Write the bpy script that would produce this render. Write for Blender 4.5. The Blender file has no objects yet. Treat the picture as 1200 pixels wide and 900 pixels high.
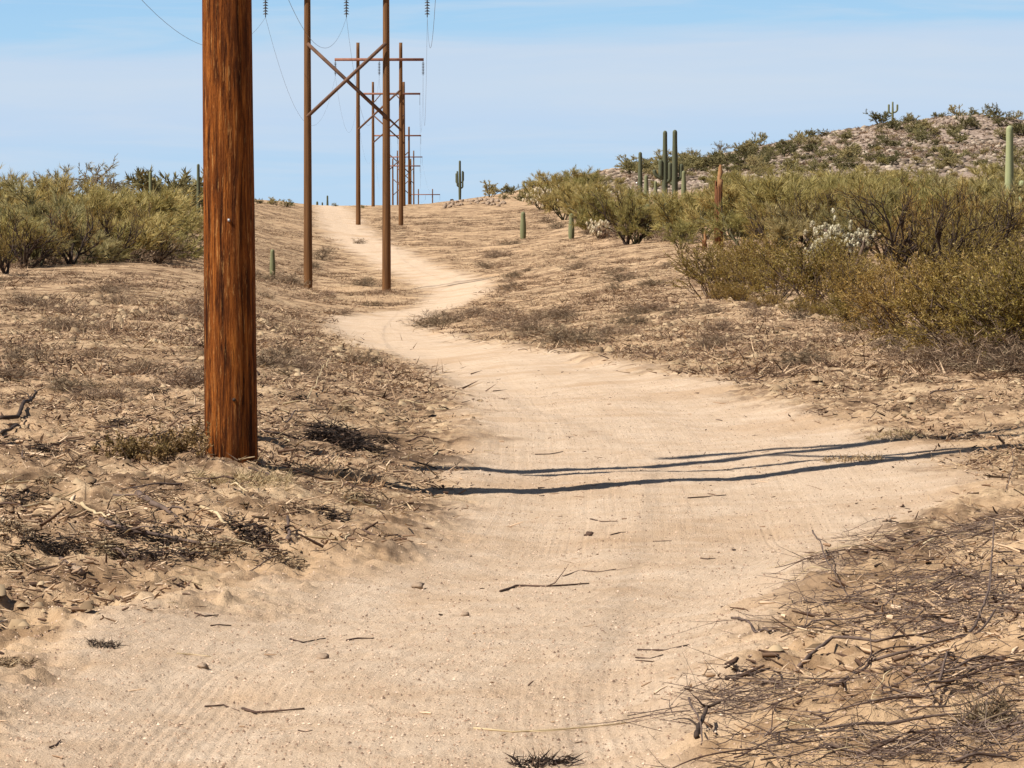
import bpy, math, random
import numpy as np
from mathutils import Vector, Matrix

R = math.radians
C = bpy.context.scene.collection
scene = bpy.context.scene
FPX = 4160.0            # focal length in pixels of a 1200 px wide picture (a 5x telephone lens)
EYE = 1.80
PITCH = math.atan((450 - 265) / FPX)
CT, ST = math.cos(PITCH), math.sin(PITCH)

# ------------------------------------------------------------------ noise
def _hash(ix, iy, seed):
    h = (ix.astype(np.int64) * 374761393 + iy.astype(np.int64) * 668265263 + seed * 1274126177) & 0xFFFFFFFF
    h = ((h ^ (h >> 13)) * 1274126177) & 0xFFFFFFFF
    h = (h ^ (h >> 16)) & 0xFFFFFF
    return h / float(0xFFFFFF)

def vnoise(x, y, seed=0):
    x = np.asarray(x, dtype=float); y = np.asarray(y, dtype=float)
    ix = np.floor(x); iy = np.floor(y)
    fx = x - ix; fy = y - iy
    fx = fx * fx * fx * (fx * (fx * 6 - 15) + 10); fy = fy * fy * fy * (fy * (fy * 6 - 15) + 10)
    a = _hash(ix, iy, seed); b = _hash(ix + 1, iy, seed)
    c = _hash(ix, iy + 1, seed); d = _hash(ix + 1, iy + 1, seed)
    return (a * (1 - fx) + b * fx) * (1 - fy) + (c * (1 - fx) + d * fx) * fy - 0.5

def fbm(x, y, seed=0, octs=3):
    s = 0; a = 1.0; t = 0
    for k in range(octs):
        s = s + a * vnoise(x * 2 ** k + 17.3 * k, y * 2 ** k - 9.1 * k, seed + k); t += a; a *= 0.55
    return s / t

def smooth(a, b, x):
    t = np.clip((x - a) / (b - a), 0, 1)
    return t * t * (3 - 2 * t)

# ------------------------------------------------------------------ terrain heights (relative to the eye)
CO = [-700, 0, 150, 230, 300, 350, 400, 500, 600, 700, 850, 1000, 1200, 1800]
T = {
 -80: [-1.8] * 14,
 4: [-1.8] * 14,
 8: [-1.8, -1.8, -1.8, -1.8, -1.8, -1.8, -1.8, -1.8, -1.8, -1.8, -1.78, -1.7, -1.62, -1.5],
 12: [-1.8, -1.83, -1.85, -1.86, -1.86, -1.86, -1.86, -1.86, -1.86, -1.85, -1.80, -1.70, -1.60, -1.5],
 16: [-1.8, -1.88, -1.93, -1.95, -1.95, -1.95, -1.95, -1.95, -1.95, -1.95, -1.93, -1.85, -1.72, -1.5],
 20: [-1.75, -1.85, -1.9, -1.95, -2.0, -2.03, -2.05, -2.05, -2.05, -2.05, -2.05, -1.99, -1.85, -1.6],
 24: [-1.75, -1.80, -1.80, -1.83, -1.88, -1.93, -2.0, -2.1, -2.12, -2.12, -2.12, -2.09, -2.0, -1.8],
 27.6: [-1.75, -1.75, -1.76, -1.77, -1.81, -1.88, -1.98, -2.14, -2.17, -2.17, -2.15, -2.1, -2.0, -1.8],
 33: [-1.75, -1.78, -1.78, -1.8, -1.85, -1.9, -1.95, -2.1, -2.15, -2.15, -2.12, -2.03, -1.92, -1.7],
 38: [-1.75, -1.8, -1.8, -1.82, -1.85, -1.9, -1.97, -2.12, -2.06, -2.06, -2.1, -2.0, -1.85, -1.65],
 45: [-1.7, -1.8, -1.8, -1.83, -1.9, -1.97, -2.05, -2.2, -2.2, -2.15, -2.03, -1.9, -1.77, -1.6],
 60: [-1.6, -1.75, -1.8, -1.87, -2.0, -2.15, -2.3, -2.45, -2.3, -2.2, -2.0, -1.85, -1.7, -1.5],
 80: [-1.4, -1.7, -1.75, -1.9, -2.2, -2.45, -2.7, -2.75, -2.5, -2.2, -1.8, -1.65, -1.5, -1.3],
 110: [-1, -1.4, -1.5, -1.75, -2.4, -2.7, -2.95, -2.95, -2.6, -2.1, -1.5, -1.3, -1.2, -1],
 140: [-.5, -1.1, -1.1, -1.3, -2.3, -2.7, -3.0, -3.05, -2.6, -1.9, -1.0, -.9, -.9, -.6],
 165: [0, -.6, -.6, -.9, -2.0, -2.8, -3, -2.97, -2.4, -1.5, -.7, -.5, -.5, 0],
 200: [.5, 0, 0, -.2, -1.2, -1.9, -2.3, -2.3, -1.8, -1, -.2, .2, .2, .5],
 250: [1, 1, 1.1, 1.0, 0, -.6, -1, -1, -.7, 0, 1.2, 1.5, 1.5, 1.5],
 303: [2, 2, 2.1, 2.2, 1.9, .9, .15, .15, .5, 1.2, 2.5, 3, 3, 3],
 370: [2, 2, 2.6, 2.8, 2.9, 2.2, 1.55, 1.6, 2.1, 3.2, 4.5, 6, 6, 5],
}
SIL = {
 441: ([-700, 0, 150, 300, 350, 400, 500, 540, 600, 700, 850, 1000, 1200, 1800], [2, 2, 2.6, 3.2, 2.8, 2.45, 2.55, 3.3, 4.1, 6, 8, 10, 10, 7]),
 500: ([-700, 0, 300, 400, 500, 560, 600, 700, 800, 850, 950, 1050, 1150, 1200, 1350, 1800], [2, 2, 2.5, 2.8, 2.9, 3.7, 5, 8.2, 9.3, 10.1, 13.2, 15.6, 17.0, 15.8, 10.5, 5]),
 560: ([-700, 400, 560, 700, 850, 1000, 1150, 1800], [.9, 1.0, 1.5, 5.5, 8, 11, 13.5, 4]),
 650: ([-700, 600, 850, 1150, 1800], [-.5, -.5, 2, 5, 0]),
 720: ([-700, 1800], [-1.9, -1.9]), 800: ([-700, 1800], [-1.5, -1.5]),
 927: ([-700, 1800], [-5.6, -5.6]), 1500: ([-700, 1800], [-6, -6]), 9000: ([-700, 1800], [-6, -6]),
}
_rows = {d: (CO, z) for d, z in T.items()}; _rows.update(SIL)
GU = np.arange(-900, 2001, 10.0)
_ds = sorted(_rows)
def _k(d):                                  # distance coordinate: linear behind and near the eye, logarithmic beyond
    d = np.asarray(d, dtype=float)
    return np.where(d < 8, (d - 8) / 8.0, np.log(np.maximum(d, 8) / 8.0))
_tab = np.array([np.interp(GU, *_rows[d]) for d in _ds])
GK = np.linspace(_k(-80), _k(9000), 1400)
_kd = _k(np.array(_ds))
GZ = np.empty((len(GK), len(GU)))
for j in range(len(GU)):
    GZ[:, j] = np.interp(GK, _kd, _tab[:, j])
def _blur(a, n, axis):
    a = np.moveaxis(a, axis, 0)
    p = np.concatenate([np.repeat(a[:1], n, 0), a, np.repeat(a[-1:], n, 0)])
    c = np.cumsum(np.concatenate([np.zeros_like(p[:1]), p]), 0)
    r = (c[2 * n + 1:] - c[:-2 * n - 1]) / (2 * n + 1)
    return np.moveaxis(r, 0, axis)
for _ in range(2):
    GZ = _blur(GZ, 3, 1); GZ = _blur(GZ, 3, 0)
def _sample(px, d):
    k = np.clip((_k(d) - GK[0]) / (GK[1] - GK[0]), 0, len(GK) - 1.001)
    u = np.clip((px - GU[0]) / 10.0, 0, len(GU) - 1.001)
    i = k.astype(int); j = u.astype(int); fk = k - i; fu = u - j
    return (GZ[i, j] * (1 - fk) + GZ[i + 1, j] * fk) * (1 - fu) + (GZ[i, j + 1] * (1 - fk) + GZ[i + 1, j + 1] * fk) * fu

# the dirt road: left and right edge against distance
RD = np.array([-80, 6, 11.9, 15.2, 19.6, 22.6, 26.5, 31.5, 36.8, 44.6, 58, 71, 87, 102, 112, 122, 134, 150, 165, 178, 190, 205, 219, 236, 253, 280, 315, 360, 430, 520])
RL = np.array([-500, -400, -150, 10, 310, 470, 510, 540, 548, 535, 500, 455, 392, 372, 390, 440, 488, 502, 492, 476, 457, 438, 413, 396, 385, 374, 369, 367, 368, 370])
RR = np.array([1100, 950, 830, 880, 950, 1010, 1150, 1110, 960, 850, 700, 605, 535, 490, 505, 530, 566, 582, 577, 548, 522, 505, 486, 466, 450, 432, 424, 414, 402, 398])
def road_edges(d):
    return np.interp(d, RD, RL), np.interp(d, RD, RR)
def road_in(X, Y):
    """metres inside the road (negative outside) and metres from the left edge"""
    d = np.maximum(Y, 6.0); px = 600 + X / d * FPX
    l, r = road_edges(d)
    w = (px - l) / FPX * d; e = (r - px) / FPX * d
    return np.minimum(w, e), w
def road_mask(X, Y):
    s, w = road_in(X, Y)
    soft = 0.30 + 0.0026 * np.clip(Y, 0, 300)
    n = fbm(X * 1.1, Y * 0.6, 71, 4) * (0.9 + 0.004 * np.clip(Y, 0, 300)) + fbm(X * 5, Y * 3, 75, 2) * 0.35
    return smooth(-soft, soft, s + n * 0.95 - .08)
def verge(X, Y):
    s, w = road_in(X, Y)
    return smooth(-.3, .6 + .005 * np.clip(Y, 0, 200), -s + .9 * fbm(X * 1.3, Y * .7, 73, 3))

FIX = []
def H(X, Y, fine=True):
    X = np.asarray(X, dtype=float); Y = np.asarray(Y, dtype=float)
    d = np.maximum(Y, 6.0)
    px = 600 + X / d * FPX
    z = _sample(px, Y); z0_ = z
    m = road_mask(X, Y)
    off = 1 - m
    near = np.clip(1.2 - Y / 120, 0.15, 1)
    z = z + off * (fbm(X * .45, Y * .45, 1, 2) * 0.13)
    z = z + off * near * (fbm(X * 1.9, Y * 1.9, 5, 3) * 0.13)
    far = smooth(30, 140, Y) * (1 - smooth(420, 600, Y))
    z = z + (off * 0.8 + .2) * far * fbm(X * .22, Y * .10, 23, 3) * .36
    hill = smooth(380, 450, Y) * smooth(640, 760, px)
    z = z + hill * fbm(X * .08, Y * .08, 31, 4) * 1.8
    # worn wheel tracks and low berms
    s, w = road_in(X, Y)
    for c, wd in ((.9, .3), (2.45, .32)):
        z = z - m * .014 * np.exp(-((w - c + .25 * vnoise(Y * .12, Y * 0 + c, 9)) / wd) ** 2)
    z = z + m * (fbm(X * .8, Y * .5, 41, 2) * .07 + fbm(X * 3, Y * 2, 43, 2) * .02)
    z = z + .07 * np.exp(-(s / .28) ** 2) * (.5 + vnoise(X * .9, Y * .5, 47)) * (Y < 120)
    # mound of earth packed round the near pole
    z = z + .0 * np.exp(-(((X + 2.2) / .7) ** 2 + ((Y - 27.3) / .55) ** 2))
    z = z + .10 * np.exp(-(((X + 1.25) / .35) ** 2 + ((Y - 29.6) / .8) ** 2))
    if fine:
        nn = np.clip(1.3 - Y / 60, 0, 1)
        z = z + nn * (fbm(X * 8, Y * 8, 51, 2) * (.10 * off + .012) + off * np.maximum(fbm(X * 5.5, Y * 4, 53, 3), 0) ** 1.5 * .11 + fbm(X * 22, Y * 14, 57, 2) * (.022 * off + .012))
        tr_ = np.exp(-((w - .9 - .3 * vnoise(Y * .07, Y * 0, 9)) / .3) ** 2) + np.exp(-((w - 2.5 - .3 * vnoise(Y * .07, Y * 0 + 5, 9)) / .34) ** 2)
        z = z + m * (Y < 70) * (.008 * fbm(w * 5, Y * .10, 59, 2) + .0032 * tr_ * smooth(36, 22, Y) * np.sin(w * 125 + 3 * vnoise(Y * .3, Y * 0, 12)) * np.maximum(vnoise(Y * .25, w * .8, 13) + .35, 0) + .006 * tr_ * vnoise(w * 9, Y * .2, 15))
    z = z0_ + (z - z0_) * (1 - .8 * np.exp(-(((X - 4.4) / 1.7) ** 2 + ((Y - 31) / 4.5) ** 2)) - .6 * np.exp(-(((X + .9) / .9) ** 2 + ((Y - 29.5) / 3) ** 2)))
    z = z + .16 * np.maximum(fbm(X * 6.5, Y * 5, 55, 3), 0) * np.exp(-(((X + 2.1) / .75) ** 2 + ((Y - 26.9) / .8) ** 2))
    for fx, fy, fr, dz in FIX:
        z = z + dz * np.exp(-((X - fx) ** 2 + ((Y - fy) * .6) ** 2) / fr ** 2)
    return z + EYE
def Hs(x, y):
    return float(H(np.array([x]), np.array([y]))[0])

for _px, _row, _d, _r in ((271, 539, 27.6, 1.0), (361, 341, 165, 3.0), (453, 342, 165, 3.0), (420, 263, 303, 3.5), (470, 264, 303, 3.5), (437.5, 242, 432, 2.2), (473.5, 242, 432, 2.2)):
    _x = (_px - 600) / FPX * _d; _v = (450 - _row) / FPX
    FIX.append((_x, _d, _r, EYE + _d * (-ST + _v * CT) / (CT + _v * ST) - Hs(_x, _d)))

def hit(px, row):
    """where the sight line through a place in the picture meets the ground"""
    u = (px - 600) / FPX; v = (450 - row) / FPX
    ry = CT + v * ST; rz = -ST + v * CT
    t = np.geomspace(7, 620, 3000)
    X = t * u / ry; Y = t; Z = EYE + t * rz / ry
    g = H(X, Y)
    i = int(np.argmax(Z <= g)) if np.any(Z <= g) else len(t) - 1
    return Vector((X[i], Y[i], g[i]))
def at(px, d):
    x = (px - 600) / FPX * d
    return Vector((x, d, Hs(x, d)))
def rowz(row, d):                            # height of something seen on a given row at distance d
    v = (450 - row) / FPX
    return EYE + d * (-ST + v * CT) / (CT + v * ST)

# ------------------------------------------------------------------ scene helpers
class MB:
    def __init__(s): s.v = []; s.f = []; s.nv = 0; s.nb = []
    def tube(s, pts, rad, sides=5, cap=True, ribs=0, ribdepth=.0, phase=0):
        pts = [Vector(p) for p in pts]; n = len(pts); b = len(s.v)
        prev = None
        for i, p in enumerate(pts):
            t = (pts[min(i + 1, n - 1)] - pts[max(i - 1, 0)])
            t = t.normalized() if t.length > 1e-9 else Vector((0, 0, 1))
            if prev is None:
                a = Vector((1, 0, 0)) if abs(t.x) < .8 else Vector((0, 1, 0))
                a = (a - t * a.dot(t)).normalized()
            else:
                a = prev - t * prev.dot(t)
                a = a.normalized() if a.length > 1e-6 else t.orthogonal().normalized()
            prev = a; c = t.cross(a)
            for k in range(sides):
                th = 2 * math.pi * k / sides + phase
                r = rad[i] * (1 + (ribdepth * (1 if k % 2 else -1) if ribs else 0))
                s.v.append(p + a * (math.cos(th) * r) + c * (math.sin(th) * r))
        for i in range(n - 1):
            for k in range(sides):
                k2 = (k + 1) % sides
                s.f.append((b + i * sides + k, b + i * sides + k2, b + (i + 1) * sides + k2, b + (i + 1) * sides + k))
        if cap:
            s.f.append(tuple(b + (n - 1) * sides + k for k in range(sides)))
            s.f.append(tuple(b + sides - 1 - k for k in range(sides)))
    def box(s, c, sx, sy, sz, rot=None):
        b = len(s.v); c = Vector(c)
        for x in (-1, 1):
            for y in (-1, 1):
                for z in (-1, 1):
                    p = Vector((x * sx / 2, y * sy / 2, z * sz / 2))
                    s.v.append(c + (rot @ p if rot else p))
        for q in ((0, 1, 3, 2), (4, 6, 7, 5), (0, 4, 5, 1), (2, 3, 7, 6), (0, 2, 6, 4), (1, 5, 7, 3)):
            s.f.append(tuple(b + i for i in q))
    def blob(s, c, rx, ry, rz, rng, rough=.2, seg=7, rings=5):
        b = len(s.v); c = Vector(c)
        s.v.append(c + Vector((0, 0, -rz)))
        for i in range(1, rings):
            ph = -math.pi / 2 + math.pi * i / rings
            for k in range(seg):
                th = 2 * math.pi * (k + .5 * (i % 2)) / seg
                q = 1 + rng.uniform(-rough, rough)
                s.v.append(c + Vector((rx * math.cos(ph) * math.cos(th) * q, ry * math.cos(ph) * math.sin(th) * q, rz * math.sin(ph) * q)))
        s.v.append(c + Vector((0, 0, rz)))
        top = len(s.v) - 1
        for k in range(seg):
            k2 = (k + 1) % seg
            s.f.append((b, b + 1 + k2, b + 1 + k))
            for i in range(rings - 2):
                a = b + 1 + i * seg
                s.f.append((a + k, a + k2, a + seg + k2, a + seg + k))
            a = b + 1 + (rings - 2) * seg
            s.f.append((a + k, a + k2, top))
    def blades(s, P, D, L, W, rs, quad=False):
        """many small tapering leaves or twigs, one face each"""
        P = np.asarray(P); D = np.asarray(D); L = np.asarray(L)[:, None]; W = np.asarray(W)[:, None]
        D = D / np.linalg.norm(D, axis=1, keepdims=True)
        A = np.cross(D, rs.normal(size=D.shape)); A /= np.linalg.norm(A, axis=1, keepdims=True) + 1e-9
        s.nb.append((P, D, L, W, A, quad))
    def build(s, name, mat, parent=None, smooth_=True):
        V = [np.array([tuple(v) for v in s.v], dtype=np.float32).reshape(-1, 3)]
        nv = len(s.v)
        loops = [i for f in s.f for i in f]; tot = [len(f) for f in s.f]
        LA = [np.array(loops, dtype=np.int32)]; TA = [np.array(tot, dtype=np.int32)]
        for (P, D, L, W, A, quad) in s.nb:
            n = len(P); base = nv + np.arange(n, dtype=np.int32)[:, None] * (4 if quad else 3)
            if quad:
                vv = np.stack([P, P + D * L * .5 + A * W, P + D * L, P + D * L * .5 - A * W], 1).reshape(-1, 3); k = 4
            else:
                vv = np.stack([P - A * W, P + A * W, P + D * L], 1).reshape(-1, 3); k = 3
            V.append(vv.astype(np.float32)); LA.append((base + np.arange(k, dtype=np.int32)).ravel()); TA.append(np.full(n, k, dtype=np.int32)); nv += n * k
        return mesh_obj(name, np.concatenate(V), np.concatenate(LA), np.concatenate(TA), mat, parent, smooth_)

def mesh_obj(name, V, L, Tt, mat, parent=None, smooth_=True):
    me = bpy.data.meshes.new(name)
    me.vertices.add(len(V)); me.vertices.foreach_set('co', np.ascontiguousarray(V, dtype=np.float32).ravel())
    me.loops.add(len(L)); me.loops.foreach_set('vertex_index', np.ascontiguousarray(L, dtype=np.int32))
    me.polygons.add(len(Tt))
    st = np.concatenate([[0], np.cumsum(Tt)[:-1]]).astype(np.int32)
    me.polygons.foreach_set('loop_start', st); me.polygons.foreach_set('loop_total', np.ascontiguousarray(Tt, dtype=np.int32))
    if smooth_: me.polygons.foreach_set('use_smooth', np.ones(len(Tt), dtype=bool))
    me.update(calc_edges=True); me.validate()
    me.materials.append(mat)
    o = bpy.data.objects.new(name, me); C.objects.link(o)
    if parent: o.parent = parent
    return o
def tag(o, label=None, cat=None, group=None, kind=None):
    if label: o['label'] = label
    if cat: o['category'] = cat
    if group: o['group'] = group
    if kind: o['kind'] = kind
    return o
def empty(name, loc, label, cat, group=None, rz=0, sc=1):
    o = bpy.data.objects.new(name, None); C.objects.link(o); o.empty_display_size = .2
    o.location = loc; o.rotation_euler = (0, 0, rz); o.scale = (sc,) * 3 if not isinstance(sc, tuple) else sc
    return tag(o, label, cat, group)
def dup(root, kids, loc, rz=0, sc=1, label=None, group=None):
    c = root.copy(); C.objects.link(c); c.location = loc; c.rotation_euler = (0, 0, rz)
    c.scale = sc if isinstance(sc, tuple) else (sc,) * 3
    if label: c['label'] = label
    if group: c['group'] = group
    elif 'group' in c.keys(): del c['group']
    for k in kids:
        d = k.copy(); C.objects.link(d); d.parent = c
    return c

# ------------------------------------------------------------------ materials
def mat(name):
    m = bpy.data.materials.new(name); m.use_nodes = True
    nt = m.node_tree; b = nt.nodes['Principled BSDF']
    b.inputs['Specular IOR Level'].default_value = .25; b.inputs['Roughness'].default_value = .9
    return m, nt, b
def nd(nt, t, **kw):
    n = nt.nodes.new(t)
    for k, v in kw.items():
        if hasattr(n, k): setattr(n, k, v)
        else: n.inputs[k.replace('_', ' ')].default_value = v
    return n
def ramp(nt, fac, stops):
    n = nt.nodes.new('ShaderNodeValToRGB'); cr = n.color_ramp
    while len(cr.elements) < len(stops): cr.elements.new(.5)
    for e, (p, c) in zip(cr.elements, stops):
        e.position = p; e.color = (c[0], c[1], c[2], 1) if not isinstance(c, (int, float)) else (c, c, c, 1)
    nt.links.new(fac, n.inputs[0]); return n.outputs[0]
def mix(nt, fac, a, b, mode='MIX'):
    n = nt.nodes.new('ShaderNodeMix'); n.data_type = 'RGBA'; n.blend_type = mode
    for i, x in ((0, fac), (6, a), (7, b)):
        if hasattr(x, 'is_linked') or hasattr(x, 'links'): nt.links.new(x, n.inputs[i])
        elif isinstance(x, (int, float)): n.inputs[i].default_value = x if i == 0 else (x, x, x, 1)
        else: n.inputs[i].default_value = (*x, 1)
    return n.outputs[2]
def math_(nt, op, a, b=None):
    n = nt.nodes.new('ShaderNodeMath'); n.operation = op
    for i, x in ((0, a), (1, b)):
        if x is None: continue
        if isinstance(x, (int, float)): n.inputs[i].default_value = x
        else: nt.links.new(x, n.inputs[i])
    return n.outputs[0]
def noise(nt, vec, scale, detail=4, rough=.55, dist=0):
    n = nd(nt, 'ShaderNodeTexNoise', Scale=scale, Detail=detail, Roughness=rough, Distortion=dist)
    if vec is not None: nt.links.new(vec, n.inputs['Vector'])
    return n.outputs[0]
def mapping(nt, vec, sc):
    n = nt.nodes.new('ShaderNodeMapping'); n.inputs['Scale'].default_value = sc; nt.links.new(vec, n.inputs[0]); return n.outputs[0]
def bump(nt, b, h, strength, dist):
    n = nd(nt, 'ShaderNodeBump', Strength=strength, Distance=dist); nt.links.new(h, n.inputs['Height']); nt.links.new(n.outputs[0], b.inputs['Normal'])

def island_mat(name, stops, rough=.8, trans=0, var=None):
    """a colour of its own for every leaf, twig or chip"""
    m, nt, b = mat(name)
    g = nt.nodes.new('ShaderNodeNewGeometry')
    col = ramp(nt, g.outputs['Random Per Island'], stops)
    if var:
        tc = nt.nodes.new('ShaderNodeTexCoord')
        n = noise(nt, tc.outputs['Object'], var[0], 2)
        col = mix(nt, ramp(nt, n, [(.35, 0.0), (.65, 1.0)]), col, mix(nt, 1.0, col, var[1], 'MULTIPLY'))
    oi = nt.nodes.new('ShaderNodeObjectInfo')
    hv = nd(nt, 'ShaderNodeHueSaturation')
    nt.links.new(col, hv.inputs['Color'])
    nt.links.new(math_(nt, 'ADD', math_(nt, 'MULTIPLY', oi.outputs['Random'], .4), .8), hv.inputs['Value'])
    nt.links.new(math_(nt, 'ADD', math_(nt, 'MULTIPLY', oi.outputs['Random'], -.02), .508), hv.inputs['Hue'])
    nt.links.new(hv.outputs[0], b.inputs['Base Color'])
    b.inputs['Roughness'].default_value = rough
    if trans:
        t = nt.nodes.new('ShaderNodeBsdfTranslucent'); nt.links.new(hv.outputs[0], t.inputs[0])
        ms = nd(nt, 'ShaderNodeMixShader'); ms.inputs[0].default_value = trans
        nt.links.new(b.outputs[0], ms.inputs[1]); nt.links.new(t.outputs[0], ms.inputs[2])
        nt.links.new(ms.outputs[0], nt.nodes['Material Output'].inputs[0])
    return m
def plain_mat(name, c0, c1, scale=8, rough=.85, bs=.4, bd=.02, stretch=(1, 1, 1)):
    m, nt, b = mat(name)
    tc = nt.nodes.new('ShaderNodeTexCoord')
    v = mapping(nt, tc.outputs['Object'], stretch)
    n = noise(nt, v, scale, 5, .6)
    nt.links.new(ramp(nt, n, [(.3, c0), (.7, c1)]), b.inputs['Base Color'])
    b.inputs['Roughness'].default_value = rough
    bump(nt, b, n, bs, bd); return m

def ground_mat():
    m, nt, b = mat('desert_dirt')
    g = nt.nodes.new('ShaderNodeNewGeometry'); P = g.outputs['Position']
    ar = nd(nt, 'ShaderNodeAttribute', attribute_name='road').outputs['Fac']
    at_ = nd(nt, 'ShaderNodeAttribute', attribute_name='across').outputs['Fac']
    al = nd(nt, 'ShaderNodeAttribute', attribute_name='along').outputs['Fac']
    ah = nd(nt, 'ShaderNodeAttribute', attribute_name='hill').outputs['Fac']
    big = noise(nt, P, .32, 5, .6); mid = noise(nt, P, 2.3, 6, .65); fin = noise(nt, P, 16, 5, .7); grain = noise(nt, P, 85, 4, .75)
    lmix = math_(nt, 'ADD', math_(nt, 'MULTIPLY', mid, .55), math_(nt, 'MULTIPLY', noise(nt, P, .75, 6, .65), .45))
    litter = ramp(nt, lmix, [(.41, (.10, .060, .034)), (.465, (.23, .142, .080)), (.51, (.42, .275, .158)), (.58, (.58, .41, .245))])
    litter = mix(nt, ramp(nt, fin, [(.36, .7), (.52, 0)]), litter, (.17, .108, .062))
    bare = mix(nt, ramp(nt, fin, [(.35, 0), (.65, 1)]), (.47, .30, .165), (.59, .405, .245))
    dirt = mix(nt, ramp(nt, big, [(.50, 0), (.62, .8)]), litter, bare)
    sandy = nd(nt, 'ShaderNodeAttribute', attribute_name='sandy').outputs['Fac']
    dirt = mix(nt, sandy, dirt, mix(nt, ramp(nt, lmix, [(.44, 1), (.53, 0)]), (.56, .375, .215), (.33, .205, .11)))
    # windblown sand of the driven track, with redder damp earth showing in places
    sand = mix(nt, ramp(nt, mid, [(.3, 0), (.7, 1)]), (.55, .39, .255), (.67, .515, .37))
    sand = mix(nt, ramp(nt, big, [(.52, 0), (.66, .6)]), sand, (.47, .30, .17))
    sand = mix(nt, ramp(nt, grain, [(.36, .75), (.47, 0)]), sand, (.36, .25, .155))
    cm = nt.nodes.new('ShaderNodeCombineXYZ'); nt.links.new(at_, cm.inputs[0]); nt.links.new(al, cm.inputs[1])
    tread = noise(nt, mapping(nt, cm.outputs[0], (16, .10, 1)), 1, 3, .6, 0)
    sand = mix(nt, ramp(nt, tread, [(.36, .16), (.48, 0)]), sand, (.45, .31, .19))
    rub = mix(nt, ramp(nt, noise(nt, P, 1.6, 5, .7), [(.40, 0), (.62, 1)]), (.16, .112, .083), (.45, .345, .27))
    col = mix(nt, ar, dirt, sand)
    col = mix(nt, ah, col, rub)
    nt.links.new(col, b.inputs['Base Color']); b.inputs['Roughness'].default_value = .95; b.inputs['Specular IOR Level'].default_value = .1
    hh = math_(nt, 'ADD', math_(nt, 'MULTIPLY', fin, .6), math_(nt, 'MULTIPLY', grain, .55))
    hh = math_(nt, 'ADD', hh, math_(nt, 'MULTIPLY', math_(nt, 'MULTIPLY', tread, ar), .45))
    bump(nt, b, hh, .8, .035)
    return m
M = {}
M['ground'] = ground_mat()

def pole_mat():
    m, nt, b = mat('treated_pole_wood')
    tc = nt.nodes.new('ShaderNodeTexCoord'); P = tc.outputs['Object']
    str1 = noise(nt, mapping(nt, P, (32, 32, 1.7)), 1, 5, .7, .5)
    str2 = noise(nt, mapping(nt, P, (58, 58, 4.2)), 1, 4, .75, .3)
    blot = noise(nt, mapping(nt, P, (5, 5, 1.1)), 1, 4, .6)
    fine = noise(nt, mapping(nt, P, (60, 60, 14)), 1, 3, .7)
    c = ramp(nt, str1, [(.34, (.020, .007, .003)), (.44, (.115, .032, .007)), (.54, (.25, .072, .013)), (.66, (.41, .138, .026))])
    c = mix(nt, ramp(nt, str2, [(.575, 0), (.65, .75)]), c, (.52, .25, .08))
    c = mix(nt, ramp(nt, str2, [(.34, .8), (.43, 0)]), c, (.030, .009, .004))
    c = mix(nt, ramp(nt, blot, [(.3, .55), (.55, 0)]), c, (.075, .024, .009))
    nt.links.new(c, b.inputs['Base Color']); b.inputs['Roughness'].default_value = .8; b.inputs['Specular IOR Level'].default_value = .08
    hh = math_(nt, 'ADD', math_(nt, 'ADD', str1, math_(nt, 'MULTIPLY', str2, .8)), math_(nt, 'MULTIPLY', fine, .25))
    bump(nt, b, hh, .9, .03)
    return m
M['pole'] = pole_mat()
M['pole_far'] = plain_mat('weathered_pole_wood', (.085, .038, .014), (.20, .092, .032), 1, .85, .3, .02, (14, 14, .5))
M['beam'] = plain_mat('crossarm_timber', (.20, .085, .055), (.30, .14, .09), 3, .85)
M['brace'] = plain_mat('brace_timber', (.10, .055, .035), (.17, .09, .055), 3, .85)
M['insul'] = plain_mat('insulator_porcelain', (.05, .05, .055), (.10, .10, .11), 3, .35)
M['wire'] = plain_mat('weathered_wire', (.10, .10, .11), (.16, .16, .17), 3, .6)
M['steel'] = plain_mat('galvanised_steel', (.45, .45, .44), (.6, .6, .58), 20, .5)
M['pv_leaf'] = island_mat('palo_verde_twigs', [(0, (.23, .19, .058)), (.4, (.375, .31, .10)), (.75, (.49, .405, .15)), (1, (.60, .49, .22))], .7, .4)
M['pv_leaf2'] = island_mat('green_twigs', [(0, (.22, .19, .075)), (.5, (.36, .305, .125)), (1, (.54, .45, .23))], .7, .4)
M['pv_wood'] = plain_mat('palo_verde_bark', (.07, .062, .03), (.14, .12, .06), 6)
M['cr_leaf'] = island_mat('creosote_leaves', [(0, (.17, .112, .030)), (.35, (.285, .192, .042)), (.7, (.37, .26, .060)), (1, (.53, .38, .15))], .6, .35)
M['cr_wood'] = plain_mat('creosote_stems', (.07, .045, .03), (.17, .115, .08), 9)
M['dark_wood'] = plain_mat('dark_dead_bark', (.028, .018, .013), (.065, .042, .03), 9)
M['grey_twig'] = island_mat('grey_dry_twigs', [(0, (.05, .032, .020)), (.5, (.20, .132, .080)), (1, (.50, .37, .23))], .85, .15)
M['grey_leaf'] = island_mat('grey_green_leaves', [(0, (.18, .165, .085)), (.5, (.28, .255, .145)), (1, (.42, .37, .23))], .8, .35)
M['hill_leaf'] = island_mat('hill_shrub_leaves', [(0, (.12, .108, .04)), (.5, (.19, .17, .07)), (1, (.30, .255, .12))], .8, .3)
M['tuft'] = island_mat('brown_tufts', [(0, (.05, .030, .018)), (.45, (.14, .088, .050)), (.8, (.28, .19, .11)), (1, (.50, .37, .22))], .9)
M['straw'] = island_mat('dry_straw', [(0, (.27, .17, .085)), (.5, (.47, .33, .18)), (1, (.64, .48, .28))], .75, .25)
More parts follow.
